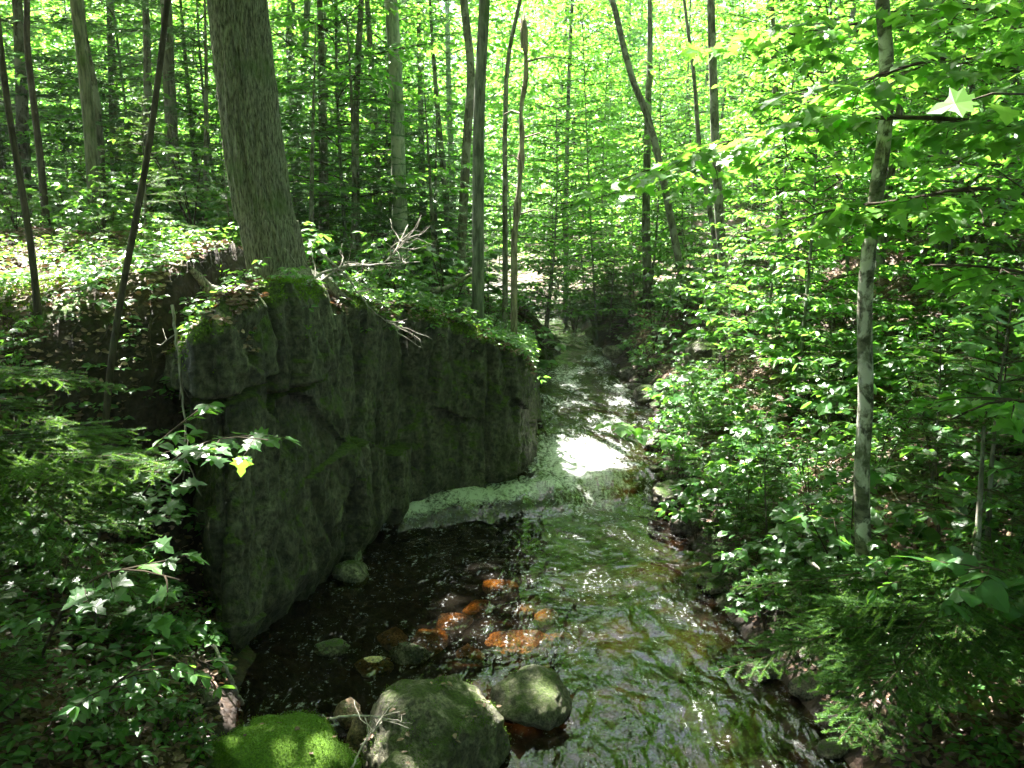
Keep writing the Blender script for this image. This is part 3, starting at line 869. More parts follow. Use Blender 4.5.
# ------------------------------------------------------------------ the trees one can tell apart
# label, pixels from base upwards, distance Y (None: where the base meets the ground), trunk width in px, bark, height, crown reach
TREES = [
 ('big_tree', 'thick furrowed trunk standing on the rock ledge, lit along its left side', [(276, 262), (264, 215), (254, 150), (248, 100), (237, 0)], 7.6, 61, 'bark_big', 15),
 ('tree', 'straight grey trunk at the cliff edge, the one nearest the stream', [(478, 292), (479, 150), (485, 0)], 10.0, 13, 'bark_grey', 14),
 ('tree', 'pale grey trunk rising straight behind the bleached dead twigs', [(400, 225), (397, 110), (391, 0)], 13.5, 15, 'bark_pale', 14),
 ('tree', 'mossy greenish trunk left of the thick trunk, in the sunlit seedlings', [(97, 228), (88, 110), (75, 0)], 10.5, 12, 'bark_moss', 14),
 ('tree', 'dark thin trunk with a mossy twin hidden just behind the mossy trunk', [(103, 222), (97, 110), (84, 40), (80, 0)], 11.8, 9, 'bark_dark', 13),
 ('sapling', 'dark slender stem leaning right, crossing the ledge in front of the rock', [(102, 460), (116, 330), (148, 150), (168, 0)], 5.9, 7.5, 'bark_stem', 9),
 ('sapling', 'dark thin stem at the left margin, leaning left over sunlit ground', [(40, 335), (30, 240), (10, 120), (-2, 30), (-6, 0)], 6.5, 7, 'bark_stem', 9),
 ('sapling', 'thin dark stem between the left margin stem and the mossy trunk', [(46, 220), (38, 140), (28, 50), (27, 0)], 10.5, 7, 'bark_stem', 10),
 ('tree', 'dark trunk half hidden in fir boughs left of the thick trunk', [(174, 215), (171, 120), (166, 0)], 12.0, 13, 'bark_dark', 12),
 ('forked_tree', 'grey forked trunk just right of the thick trunk', [(297, 185), (293, 110), (290, 60), (291, 0)], 15, 10, 'bark_grey', 12),
 ('tree', 'thin dark trunk right of the forked trunk', [(357, 240), (356, 120), (361, 0)], 13, 7, 'bark_dark', 12),
 ('tree', 'dark trunk with a slight bend close behind the straight grey trunk', [(462, 235), (466, 150), (470, 70), (464, 0)], 14, 10, 'bark_dark', 13),
 ('sapling', 'very thin dark stem left of the dead snag', [(505, 235), (505, 130), (508, 60), (520, 0)], 15, 6, 'bark_dark', 11),
 ('leaning_tree', 'dark trunk leaning left over the far right bank', [(692, 325), (680, 265), (664, 185), (648, 120), (630, 70), (612, 0)], 16, 8, 'bark_dark', 12),
 ('tree', 'slim dark trunk right of the leaning trunk, slightly curved', [(731, 330), (722, 250), (716, 160), (713, 80), (711, 0)], 15, 10, 'bark_dark', 13),
 ('sapling', 'very slim stem close beside the slim curved trunk', [(716, 330), (716, 250), (700, 150), (694, 80)], 16, 6, 'bark_dark', 9),
 ('tree', 'thin dark trunk midway between the curved trunk and the mottled trunk', [(779, 300), (779, 200), (775, 90), (771, 0)], 14, 7, 'bark_dark', 12),
 ('mottled_tree', 'slender mottled trunk with pale patches rooted above the right water edge', [(880, 622), (866, 580), (862, 480), (866, 400), (865, 300), (874, 210), (884, 130), (885, 60), (881, 0)], None, 16, 'bark_birch', 11),
 ('tree', 'dark trunk behind the mottled trunk on the upper right slope', [(942, 240), (942, 120), (938, 0)], 12, 12, 'bark_grey', 13),
 ('tree', 'second dark trunk close right of the one behind the mottled trunk', [(957, 240), (958, 120), (956, 0)], 12.6, 10, 'bark_dark', 13),
 ('tree', 'grey trunk near the right margin high on the slope', [(1010, 200), (1012, 100), (1016, 0)], 13, 12, 'bark_grey', 13),
 ('tree', 'dark thicker trunk in shade on the slope beyond the mottled trunk', [(905, 250), (903, 120), (900, 0)], 18, 10, 'bark_dark', 13),
 ('tree', 'dark trunk among sunlit leaves above the bend of the stream', [(566, 270), (567, 140), (572, 0)], 22, 5, 'bark_dark', 14),
 ('tree', 'short dark trunk behind the leaning trunk on the right bank', [(648, 300), (646, 200), (650, 60)], 18, 9, 'bark_dark', 10),
]
trunks = []     # (object, world path)
def make_trunk(name, label, px, Y, wpx, bk, H, owncat='tree'):
    Y = Y or hit(*px[0])[1]
    pts = [pix(a, b, Y) for a, b in px]
    b = pts[0]
    bz = float(height(b[0], b[1]))
    if b[2] > bz:
        d_ = norm(pts[0] - pts[1]); k = (b[2] - bz) / max(-d_[2], .2)
        pts = [pts[0] + d_ * k] + pts
        pts[0][2] = float(height(pts[0][0], pts[0][1]))
    pts = [pts[0] + norm(pts[0] - pts[1]) * .25] + pts
    # depth wobble + continue above the frame
    d_ = norm(pts[-1] - pts[-2])
    while pts[-1][2] < H:
        d_ = norm(d_ + np.array([0, 0, .12]) + rng.normal(size=3) * .04)
        pts.append(pts[-1] + d_ * 1.2)
    rb = wpx / F_PX * Y / 2
    n = 60
    P = smooth_path(pts, n)
    t = np.linspace(0, 1, n)
    P = P + (np.column_stack([fbm(t * 5, label.__len__(), 0), fbm(t * 5, 3.3, label.__len__()), t * 0]) * min(rb, .08) * 1.2) * t[:, None]
    s = np.concatenate([[0], np.cumsum(np.linalg.norm(np.diff(P, axis=0), axis=1))])
    rad = rb * (1 - .75 * (s / s[-1]) ** 1.3) * (1 + .55 * np.exp(-s / (rb * 4.5 + .12)))
    base = P[0]
    root = empty(name, base)
    tag(root, label, owncat)
    g = Geo()
    if name == 'big_tree':
        P = smooth_path(pts, 420)
        s = np.concatenate([[0], np.cumsum(np.linalg.norm(np.diff(P, axis=0), axis=1))])
        rad = rb * (1 - .6 * (s / s[-1]) ** 1.2)
        ns = 150
        th = np.linspace(0, 2 * PI, ns, endpoint=False)
        Sg, TH = np.meshgrid(s, th, indexing='ij')
        r0 = rad[:, None] * (1 + .04 * np.cos(TH * 3 + .4))
        flare = np.exp(-np.clip(Sg - .25, 0, 9) / .38)
        rr = r0 * (1 + flare * (.32 + .42 * np.clip(np.cos(TH * 4 + .8 + .5 * np.sin(TH)), -.35, 1)))
        f1 = fbm(np.cos(TH) * 7, np.sin(TH) * 7, Sg * 1.3, 3)
        rr = rr + .018 * (1 - np.abs(f1) * 4).clip(-1, 1) + .008 * fbm(np.cos(TH) * 14, np.sin(TH) * 14, Sg * 6, 2)
        V = P[:, None] + np.stack([np.cos(TH) * rr, np.sin(TH) * rr, TH * 0], -1) - base
        i = np.arange(len(P) - 1)[:, None] * ns; j = np.arange(ns)[None]; k = (j + 1) % ns
        g.add(V.reshape(-1, 3), np.stack([i + j, i + k, i + ns + k, i + ns + j], -1).reshape(-1, 4))
    else:
        tube(g, P - base, rad, 14 if wpx > 12 else 9)
    g.build('trunk', M[bk], root, True)
    trunks.append((root, P, rad, base, bk))
    return root
for i, (nm, lb, px, Y, w, bk, H) in enumerate(TREES):
    make_trunk(nm, lb, px, Y, w, bk, H)
# roots of the big tree over the ledge
bt = trunks[0]
c0 = bt[1][np.argmin(np.abs(bt[1][:, 2] - 2.85))]
for a, L in ((-.45, 1.0), (-1.0, .6), (-1.9, .6), (-2.6, .6), (.1, .9)):
    pr = []
    for u in np.linspace(0, 1, 8):
        x, y = c0[0] + math.cos(a + .3 * u) * (.2 + L * u), c0[1] + math.sin(a + .3 * u) * (.2 + L * u)
        cd_ = np.hypot(CAP[:, 0] - x, CAP[:, 1] - y); zc_ = CAP[cd_ < .06, 2]
        zt = max(float(height(x, y)), float(zc_.max()) if len(zc_) else -9) + .12 * (1 - u) ** 2 + .04
        if pr and zt < pr[-1][2] - .35: break
        pr.append([x, y, zt])
    g = Geo(); tube(g, np.array(pr) - bt[3], np.linspace(.15, .02, len(pr)), 9)
    g.build('root', M['bark_big'], bt[0], True)
# second limb of the forked tree
ft = [t for t in trunks if t[0].name == 'forked_tree'][0]
pf = [pix(297, 110, 15), pix(303, 80, 15), pix(306, 30, 15), pix(309, -30, 15), pix(316, -120, 15)]
g = Geo(); tube(g, smooth_path(pf, 16) - ft[3], np.linspace(.07, .03, 16), 9); g.build('limb', ft[0].children[0].data.materials[0], ft[0], True)

# dead snag
sn_px = [(514, 240), (519, 190), (522, 140), (521, 110), (526, 75), (525, 38), (524, 30)]
sp = smooth_path([pix(a, b, 13.2) for a, b in sn_px], 60)
sp[0][2] = float(height(sp[0][0], sp[0][1])) - .1
root = empty('snag', sp[0]); tag(root, 'dead broken off snag with peeling reddish bark among bright leaves', 'dead tree')
g = Geo(); tt = np.linspace(0, 1, 60)
tube(g, sp - sp[0], .052 + .035 * fbm(tt * 9, 0, 0, 4) - .02 * tt, 10)
for q in range(9):
    a_ = q * .7; b_ = sp[-1] - sp[0] + np.array([.025 * math.cos(a_), .025 * math.sin(a_), -.25])
    tube(g, [b_, b_ + [.01 * math.cos(a_), .01 * math.sin(a_), .26], b_ + [.015 * math.cos(a_), .015 * math.sin(a_), .30 + .30 * ((q * 37) % 5) / 5]], [.03, .026, .003], 4)
for q in range(7):
    b_ = sp[min(8 + q * 7, 55)] - sp[0]; a_ = q * 2.1
    tube(g, [b_, b_ + [.25 * math.cos(a_), .25 * math.sin(a_), .08], b_ + [.5 * math.cos(a_), .5 * math.sin(a_), .05 - .1 * (q % 2)]], [.018, .01, .004], 4)
if True: pass; g.build('trunk', M['bark_snag'], root, True)

# trees added out of frame to carry the canopy that shades the stream
HID = [(-6.5, 2.2), (5.8, 1.0), (-3.8, -4.0), (4.5, -6.0), (9.5, 8.0), (-11, 9.0), (-12, 0), (11, 0), (0.5, -10), (-9, -8), (11, -8), (-13, 16), (13, 14)]
for i, (x, y) in enumerate(HID):
    z = float(height(x, y)) if y < 60 else 2
    root = empty('added_canopy_tree', (x, y, z))
    tag(root, 'broadleaf tree added outside the frame so its crown shades the stream', 'tree', 'trees added outside the frame to shade the stream')
    P = np.array([[x + .2 * math.sin(u * 3 + i), y + .2 * math.cos(u * 2 + i), z - .2 + (13 - z) * u] for u in np.linspace(0, 1, 14)])
    g = Geo(); tube(g, P - np.array([x, y, z]), np.linspace(.16, .04, 14), 10); g.build('trunk', M['bark_grey'], root, True)
    trunks.append((root, P, None, np.array([x, y, z]), 'bark_grey'))

# ------------------------------------------------------------------ sun flecks wanted on the ground
for px, py, Y, r in [(222, 268, 7.2, .5), (262, 240, 7.2, .22), (180, 268, 7.5, .5), (15, 285, 7.6, .9), (70, 270, 7.8, .6), (140, 255, 8.2, .6), (100, 300, 7.0, .5), (205, 300, 6.5, .35), (250, 285, 6.8, .30), (300, 255, 8.5, .35), (160, 310, 6.8, .3),
                     (205, 330, 6.0, .14), (165, 350, 6.2, .14), (235, 300, 6.0, .13), (48, 440, 5.2, .13),
                     (258, 440, 4.2, .12), (195, 440, 4.4, .16), (200, 405, 4.6, .14), (150, 455, 4.6, .12), (120, 500, 3.9, .12), (150, 590, 3.4, .14), (780, 350, 9, .3), (740, 430, 8, .22), (920, 360, 8, .25), (980, 520, 5.5, .15), (820, 520, 6.5, .15), (900, 200, 4.5, .25), (780, 140, 5.6, .35), (700, 160, 6.2, .35), (180, 580, 3.6, .11), (60, 560, 4.0, .09),
                     (30, 740, 3.0, .10), (70, 650, 3.6, .10), (110, 690, 3.4, .07), (300, 735, 3.4, .20), (260, 730, 3.4, .12),
                     (820, 715, 3.3, .24), (735, 665, 3.9, .20), (735, 580, 4.6, .18), (725, 590, 4.8, .10), (905, 560, 4.5, .10),
                     (865, 320, 5.6, .16), (862, 450, 5.6, .12), (250, 60, 7.4, .20), (215, 120, 7.4, .12),
                     (655, 440, 11, .35), (690, 460, 10.5, .2), (700, 300, 15, .6), (560, 370, 15, .5), (600, 400, 13, .45), (630, 300, 15, .8),
                     (760, 300, 12, .4), (800, 260, 14, .6), (680, 400, 11, .3), (700, 480, 9, .2), (830, 420, 9, .25), (960, 430, 9, .22), (480, 300, 10.2, .25), (960, 105, 2.0, .16), (435, 735, 3.2, .12)]:
    fleck(pix(px, py, Y), r)
for px, py, z, r in [(577, 452, .3, .62), (545, 470, .25, .35), (612, 440, .3, .40), (450, 505, .1, .25),
                     (519, 640, 0, .26), (465, 628, 0, .22), (400, 650, 0, .14), (525, 612, 0, .11), (560, 640, 0, .09), (410, 650, 0, .10), (300, 700, .0, .08), (450, 600, 0, .07),
                     (430, 690, .45, .16), (470, 680, .4, .10), (545, 680, .25, .12), (640, 540, 0, .5), (600, 580, 0, .3), (690, 620, 0, .25), (560, 530, 0, .3),
                     (355, 575, .1, .09), (700, 720, 0, .2)]:
    fleck(pixz(px, py, z), r)
FP = np.array([f[0] for f in FLECKS]); FR = np.array([f[1] for f in FLECKS])
def in_fleck(P, grow=1.0):
    keep = np.zeros(len(P), bool)
    for c, r in zip(FP, FR):
        D = P - c
        al = D @ SDIR
        q = np.linalg.norm(D - al[:, None] * SDIR, axis=1)
        wob = 1 + .35 * perlin(P[:, 0] * 3, P[:, 1] * 3, P[:, 2])
        keep |= (al > .35) & (q < r * grow * wob)
    return keep

# ------------------------------------------------------------------ canopy shaped to shade the near stream, shared out among its trees
r = np.random.default_rng(11)
C = []
for layer, z in enumerate((8.6, 9.6, 10.6, 11.6, 12.6)):
    for x in np.arange(-18, 16, 1.35):
        for y in np.arange(-13, 26, 1.35):
            C.append([x + r.uniform(-.7, .7), y + r.uniform(-.7, .7), z + r.uniform(-.5, .5)])
C = np.array(C)
zproj = (C[:, 2] - 1.5) / SDIR[2]
GXp = C[:, 0] - SDIR[0] * zproj; GYp = C[:, 1] - SDIR[1] * zproj
thin = sstep(9.5, 15, GYp) * .86 + .0
thin = np.where((GXp < -3) & (GYp > 6.5), np.maximum(thin, .45), thin)
thin = np.where((GXp > 1.8) & (GYp > 7.0) , np.maximum(thin, .58), thin)
C = C[r.uniform(0, 1, len(C)) > thin]
C = C[C[:, 2] > 3.6 + .262 * np.clip(C[:, 1], 0, 99)]
tops = np.array([t[1][np.argmin(np.abs(t[1][:, 2] - 9.5))] for t in trunks if t[0].name != 'big_tree' or True])
use = [i for i, t in enumerate(trunks) if t[1][-1, 2] > 9.5]
own = np.array(use)[np.argmin(((C[:, None, :2] - tops[use][None, :, :2]) ** 2).sum(-1), axis=1)]
for i in use:
    root, P, _, base, bk = trunks[i]
    cl = C[own == i]
    if len(cl) == 0: continue
    idx = np.repeat(np.arange(len(cl)), 80)
    a = r.uniform(0, 2 * PI, len(idx)); rr = np.sqrt(r.uniform(0, 1, len(idx))) * .95
    pos = cl[idx] + np.column_stack([np.cos(a) * rr, np.sin(a) * rr, r.normal(size=len(idx)) * .14 - .12 * rr ** 2])
    g1 = in_fleck(pos)
    t_ = (pos[:, 2] - 1.5) / SDIR[2]
    gx, gy = pos[:, 0] - SDIR[0] * t_, pos[:, 1] - SDIR[1] * t_
    noise_gap = perlin(gx * 1.1, gy * 1.1, 3.0) + .5 * perlin(gx * 3.1, gy * 3.1, 6.0) > np.where(gy < 8, .46, .18)
    keep = ~(g1 | noise_gap)  # leaves dropped along sun rays so chosen spots catch the sun
    pos, a = pos[keep], a[keep]
    lf = Geo()
    leaves_on(lf, OVAL, pos - base, np.column_stack([np.cos(a), np.sin(a), 0 * a]), .20, r, .4)
    lf.build('crown', M['roof_leaf'], root)
    wd = Geo()
    for c in cl[r.permutation(len(cl))[:22]]:
        zs = max(c[2] - 1.6, 3.4 + .262 * c[1])
        p = P[np.argmin(np.abs(P[:, 2] - zs))]
        if np.linalg.norm(p[:2] - c[:2]) > 6: continue
        mid = (p + c) / 2 + np.array([0, 0, .35])
        q = smooth_path([p, mid, c], 7)
        tube(wd, q - base, np.linspace(.022, .006, 7), 5)
    wd.build('limbs', M[bk], root)

# ------------------------------------------------------------------ where things are, in words
MARKS = [(-400, 'left of the margin stem'), (60, 'beside the left margin stem'), (130, 'near the mossy trunk'), (205, 'left of the thick trunk'),
         (330, 'right of the thick trunk'), (430, 'by the pale grey trunk'), (505, 'by the straight grey trunk'), (600, 'above the stream bend'),
         (680, 'left of the leaning trunk'), (750, 'by the slim curved trunk'), (830, 'left of the mottled trunk'), (910, 'right of the mottled trunk'), (1030, 'towards the right margin'), (9999, 'beyond the right margin')]
def where(p):
    px, py, zc = project(p)
    if zc < .3: return 'out of frame'
    for lim, w in MARKS:
        if px < lim: break
    dd = 'close' if zc < 6.5 else 'mid-distance' if zc < 13 else 'distant' if zc < 24 else 'very distant'
    return dd, w
KIND_NAMES = {}
def place(proto, first, x, y, rz, s, label_adj, cat, group, z=None, dz=-.03):
    o = proto if first else copy_tree(proto)
    z = float(height(x, y)) if z is None else z
    o.location = (x, y, z + dz)
    o.rotation_euler = (random.uniform(-.06, .06), random.uniform(-.06, .06), rz)
    o.scale = (s,) * 3
    w = where((x, y, z + .5))
    lab = f'{w[0]} {label_adj} {w[1]}' if isinstance(w, tuple) else f'{label_adj} added outside the frame'
    tag(o, lab, cat, group)
    return o
class Kind:
    def __init__(s, protos, adj, cat, group): s.p, s.adj, s.cat, s.group, s.used = protos, adj, cat, group, set()
    def put(s, x, y, rz=None, sc_=1.0, k=None, z=None, label=None):
        k = random.randrange(len(s.p)) if k is None else k
        o = place(s.p[k], k not in s.used, x, y, random.uniform(0, 6.28) if rz is None else rz, sc_, s.adj[k % len(s.adj)], s.cat, s.group, z)
        s.used.add(k)
        if label: o['label'] = label
        return o
    def done(s):
        for k, p in enumerate(s.p):
            if k not in s.used:
                for c in list(p.children): bpy.data.objects.remove(c)
                bpy.data.objects.remove(p)
shrubs = Kind([proto_shrub('leafy_shrub', 1.1, 4, .15, ROUND, 1, step=.12), proto_shrub('maple_seedling', .9, 4, .15, MAPLE, 2, step=.12),
               proto_shrub('leafy_shrub', 1.5, 5, .10, OVAL, 3, step=.08), proto_shrub('maple_seedling', 1.3, 5, .135, MAPLE, 4, step=.11)],
              ['round-leaved shrub', 'lobed-leaved maple seedling', 'narrow-leaved bush', 'taller lobed-leaved maple seedling'], 'shrub', 'broadleaf shrubs and seedlings on the banks')
firs = Kind([proto_fir('young_fir', 1.3, 5), proto_fir('young_fir', 2.0, 6, gap=.065, spacing=.008, nl=.024, nw=.004, third=True), ],
            ['small dark green fir', 'taller dark green fir'], 'young fir', 'young firs on the banks')
under = Kind([proto_under('understory_tree', 5.5, 21), proto_under('understory_tree', 8.5, 22, z0=.18, nb=60, L=(1.0, 2.5), step=.13, leafsize=.14),
              proto_under('understory_tree', 3.6, 23, z0=.08, nb=34, L=(.6, 1.5), step=.11, leafsize=.12)],
             ['layered bright green maple', 'high layered bright green maple', 'low leafy maple'], 'young tree', 'understory trees between the trunks')
hems = Kind([proto_hemlock('hemlock', 8, 31), proto_hemlock('hemlock', 5, 32, nwh=22, Lf=.34)], ['drooping dark hemlock', 'young feathery hemlock'], 'hemlock', 'hemlocks between the broadleaf trees')
talls = Kind([proto_tall('tall_tree', 16, 41, .085, 3.6), proto_tall('tall_tree', 18, 42, .10, 4.4, 28, 'bark_dark'), proto_tall('tall_tree', 13, 43, .07, 3.0, 22, 'bark_pale')],
             ['tall grey tree', 'tall dark-barked tree', 'slim pale tree'], 'tree', 'tall trees of the wood beyond the stream')

R = random.Random(5)
random.seed(99)
taken = []
def free(x, y, d):
    for a, b in taken:
        if (a - x) ** 2 + (b - y) ** 2 < d * d: return False
    taken.append((x, y)); return True
KEYF = [f for f in FLECKS if f[1] >= .3]
def shades(x, y, H=6.0, m=1.4):
    for c, rr in KEYF:
        for h in (1.0, 2.0, 3.5, 5.0):
            q = c + SDIR * (h / SDIR[2])
            if h < H and (q[0] - x) ** 2 + (q[1] - y) ** 2 < (m + rr * .5) ** 2: return True
    return False
def in_stream(x, y, m): return float(left_edge(y)) - m < x < float(right_edge(y)) + m
def lineof(x, y, wid):      # would it hide the stream or the cliff from here?
    pxl, _, zc = project((x, y, 2.0))
    return pxl
# far wood
n = 0
for _ in range(4000):
    if n >= 48: break
    y = R.uniform(21, 58); x = R.uniform(-1, 1) * (.68 * y + 5)
    if in_stream(x, y, 1.2) or not free(x, y, 2.6): continue
    talls.put(x, y, sc_=R.uniform(.8, 1.15)); n += 1
n = 0
for _ in range(6000):
    if n >= 170: break
    y = R.uniform(13.5, 44) if R.random() < .8 else R.uniform(10.5, 18); x = R.uniform(-1, 1) * (.66 * y + 3)
    pxl = project((x, y, 3))[0]
    if in_stream(x, y, .9 + (1.2 if y < 16 else .4)) or (x < 0 and y < 12.5): continue
    if y < 17 and 440 < pxl < 640: continue
    if (y < 20 and shades(x, y)) or not free(x, y, 1.5): continue
    under.put(x, y, sc_=R.uniform(.75, 1.2)); n += 1
n = 0
for _ in range(3000):
    if n >= 34: break
    y = R.uniform(10.5, 32); x = R.uniform(-1, .55) * (.66 * y + 2)
    pxl = project((x, y, 3))[0]
    if in_stream(x, y, 1.4) or (y < 15 and 380 < pxl < 700): continue
    if shades(x, y, 8, 2.1) or not free(x, y, 1.5): continue
    hems.put(x, y, sc_=R.uniform(.7, 1.15)); n += 1
for x, y, s, k in [(-5.2, 10.2, .8, 0), (-3.3, 11.4, .8, 1), (-7.4, 10.4, .9, 0), (-2.0, 13.2, .75, 1), (-4.2, 13.0, .9, 0), (-1.1, 14.6, .7, 1), (6.5, 11.5, .6, 1), (4.2, 14.5, .6, 1)]:
    if not shades(x, y, 8, 1.8): hems.put(x, y, sc_=s, k=k)
for px, Y, s, k in [(330, 13.5, .85, 0), (372, 16.5, 1.0, 0), (432, 15.5, .8, 1), (415, 19, 1.0, 0), (318, 11.2, .6, 1), (352, 12.2, .75, 1), (425, 12.5, .65, 1), (450, 17, .9, 0), (385, 14.8, .8, 1), (210, 11.5, .7, 1), (150, 12.5, .8, 0), (20, 14.5, 1.0, 0), (130, 15, 1.0, 0), (196, 13.5, .9, 1), (345, 21, 1.0, 0)]:
    q = pix(px, 250, Y); hems.put(q[0], Y, sc_=s, k=k)
# right bank
n = 0
for _ in range(5000):
    if n >= 96: break
    y = R.uniform(4.2, 20) ; u = R.uniform(.35, 9) if R.random() < .55 else R.uniform(.12, 2.2)
    x = float(right_edge(y)) + u
    if x > .64 * y + 2.0: continue
    if not free(x, y, .42 if y < 11 else .7): continue
    shrubs.put(x, y, sc_=R.uniform(.55, 1.05) * (.8 if u < 1 else 1)); n += 1
n = 0
for _ in range(4000):
    if n >= 52: break
    y = R.uniform(4.6, 17); u = R.uniform(.35, 6)
    x = float(right_edge(y)) + u
    if x > .64 * y + 1.5 or not free(x, y, .8): continue
    firs.put(x, y, sc_=R.uniform(.35, .7) if y < 8 else R.uniform(.5, 1.0)); n += 1
n = 0
for _ in range(3000):
    if n >= 34: break
    y = R.uniform(4.8, 12.5); x = float(right_edge(y)) + R.uniform(.03, .6)
    if not free(x, y, .22): continue
    (shrubs if R.random() < .7 else firs).put(x, y, sc_=R.uniform(.3, .55)); n += 1
for px, py, s, k, lb in [(800, 600, .5, 0, 'fir leaning over the water left of the mottled trunk'),
                         (985, 590, .9, 1, 'dense dark fir at the right margin behind the maple leaves'), (760, 510, .7, 0, 'small fir on the right bank beside the cascade'),
                         (930, 500, .7, 1, 'dark fir just right of the mottled trunk'), (830, 440, .7, 1, 'dark fir midway up the right slope behind the mottled trunk')]:
    p = hit(px, py)
    firs.put(p[0], p[1], sc_=s, k=k, label=lb)
for _ in range(60):      # low plants on the bare floor between the far trunks
    y = R.uniform(14, 34); x = pix(R.uniform(400, 700), 250, y)[0]
    if in_stream(x, y, .3) or not free(x, y, .5): continue
    (shrubs if R.random() < .75 else firs).put(x, y, sc_=R.uniform(.8, 1.3))
for px, Y, k, s_, lb in [(765, 11.5, 0, .8, 'bright layered maple right of the slim curved trunk'), (800, 9.6, 0, .8, 'bright layered maple left of the upper mottled trunk'), (850, 12.5, 1, .9, 'tall bright maple behind the mottled trunk'),
        (650, 18.5, 0, .9, 'bright layered maple over the bend, behind the leaning trunk'), (960, 10, 1, .8, 'bright maple in front of the paired dark trunks'), (1020, 8.5, 0, .8, 'bright maple at the right margin above the slope'),
        (750, 16.5, 1, .85, 'tall bright maple between the curved trunk and the thin trunk'), (598, 18.0, 1, .8, 'tall bright maple arching over the upper stream'), (545, 17.0, 0, .9, 'bright maple behind the cliff nose leaning to the stream')]:
    q = pix(px, 300, Y); under.put(q[0], Y, sc_=s_, k=k, label=lb)
# left terrace: low seedlings in the sun
n = 0
for _ in range(4000):
    if n >= 60: break
    y = R.uniform(6.9, 15); x = R.uniform(-1, .2) * (.64 * y + 1.5)
    if x > float(left_edge(y)) - .7: continue
    if (x + 1.95) ** 2 + (y - 7.9) ** 2 < .5: continue
    if not free(x, y, .45): continue
    if y < 8.4 and R.random() < .6: continue
    shrubs.put(x, y, sc_=R.uniform(.25, .45) if y < 9 else R.uniform(.4, .95)); n += 1
n = 0
for _ in range(2000):
    if n >= 14: break
    y = R.uniform(8.2, 16); x = R.uniform(-1, .2) * (.64 * y + 1)
    if x > float(left_edge(y)) - .6 or not free(x, y, .7): continue
    firs.put(x, y, sc_=R.uniform(.5, .95)); n += 1
# left foreground bank
for px, py, s, k, kind, lb in [
        (30, 560, .75, 0, firs, 'close fir spreading boughs over the left bank below the stems'), (-60, 470, .8, 0, firs, 'fir at the left margin with boughs reaching right'),
        (95, 640, .45, 0, firs, 'small feathery fir low on the left bank'), (-30, 700, .7, 1, firs, 'dark fir in the lower left corner'),
        (60, 480, .5, 0, firs, 'small fir against the dark hollow behind the leaning stem'),
        (150, 655, .55, 1, shrubs, 'close maple seedling leaning to the water on the left bank'), (110, 740, .4, 3, shrubs, 'low maple seedling in the lower left leaf litter'),
        (60, 600, .55, 3, shrubs, 'maple seedling among fir boughs on the left bank'), (175, 735, .3, 1, shrubs, 'tiny maple seedling beside the moss cushion'),
        (20, 420, .5, 2, shrubs, 'small bush under the left margin stem'), (150, 560, .6, 2, shrubs, 'narrow-leaved bush at the foot of the dark hollow'),
        (0, 640, .5, 1, shrubs, 'maple seedling at the left margin of the bank')]:
    p = hit(px, py)
    kind.put(p[0], p[1], sc_=s, k=k, label=lb)
for px, Y, s, K, k, lb in [(548, 16.2, .9, firs, 1, 'bushy fir left of where the stream bends away'), (612, 17.5, 1.0, firs, 1, 'fir closing the stream bend on its right'),
        (575, 19.5, 1.2, shrubs, 2, 'leafy bush across the end of the visible stream'), (595, 18.8, 1.1, shrubs, 3, 'maple bush at the right end of the visible stream'),
        (530, 15.0, .9, shrubs, 0, 'round-leaved shrub above the left bank behind the cliff nose'), (545, 18.5, .8, under, 2, 'low maple over the stream bend, bright against the wood'),
        (630, 19.5, .8, under, 2, 'low maple right of the stream bend'), (585, 22.5, .9, under, 0, 'maple filling the gap above the stream bend'), (560, 21.0, .8, hems, 1, 'feathery hemlock above the stream bend'),
        (505, 14.0, .7, firs, 0, 'small fir on the terrace right of the straight grey trunk'), (600, 26, 1.0, under, 1, 'high maple far above the stream bend'), (520, 24, 1.0, under, 1, 'high maple far behind the dead snag')]:
    q = pix(px, 300, Y); K.put(q[0], Y, sc_=s, k=k, label=lb)
for K in (shrubs, firs, under, hems, talls): K.done()

# RING
# unseen ring of trees added to block sky light from sides and behind
r2 = random.Random(3)
for i in range(90):
    a = r2.uniform(-.12, PI + .12) + PI if i < 74 else r2.choice([r2.uniform(-.3, .45), PI - r2.uniform(-.3, .45)])
    q = r2.uniform(6, 26)
    x, y = q * math.cos(a), q * math.sin(a)
    if abs(x) < .7 * y + 1 or (abs(x) < 3 and y > -8): continue
    (under if i % 3 else talls).put(x, y, sc_=r2.uniform(.8, 1.2))

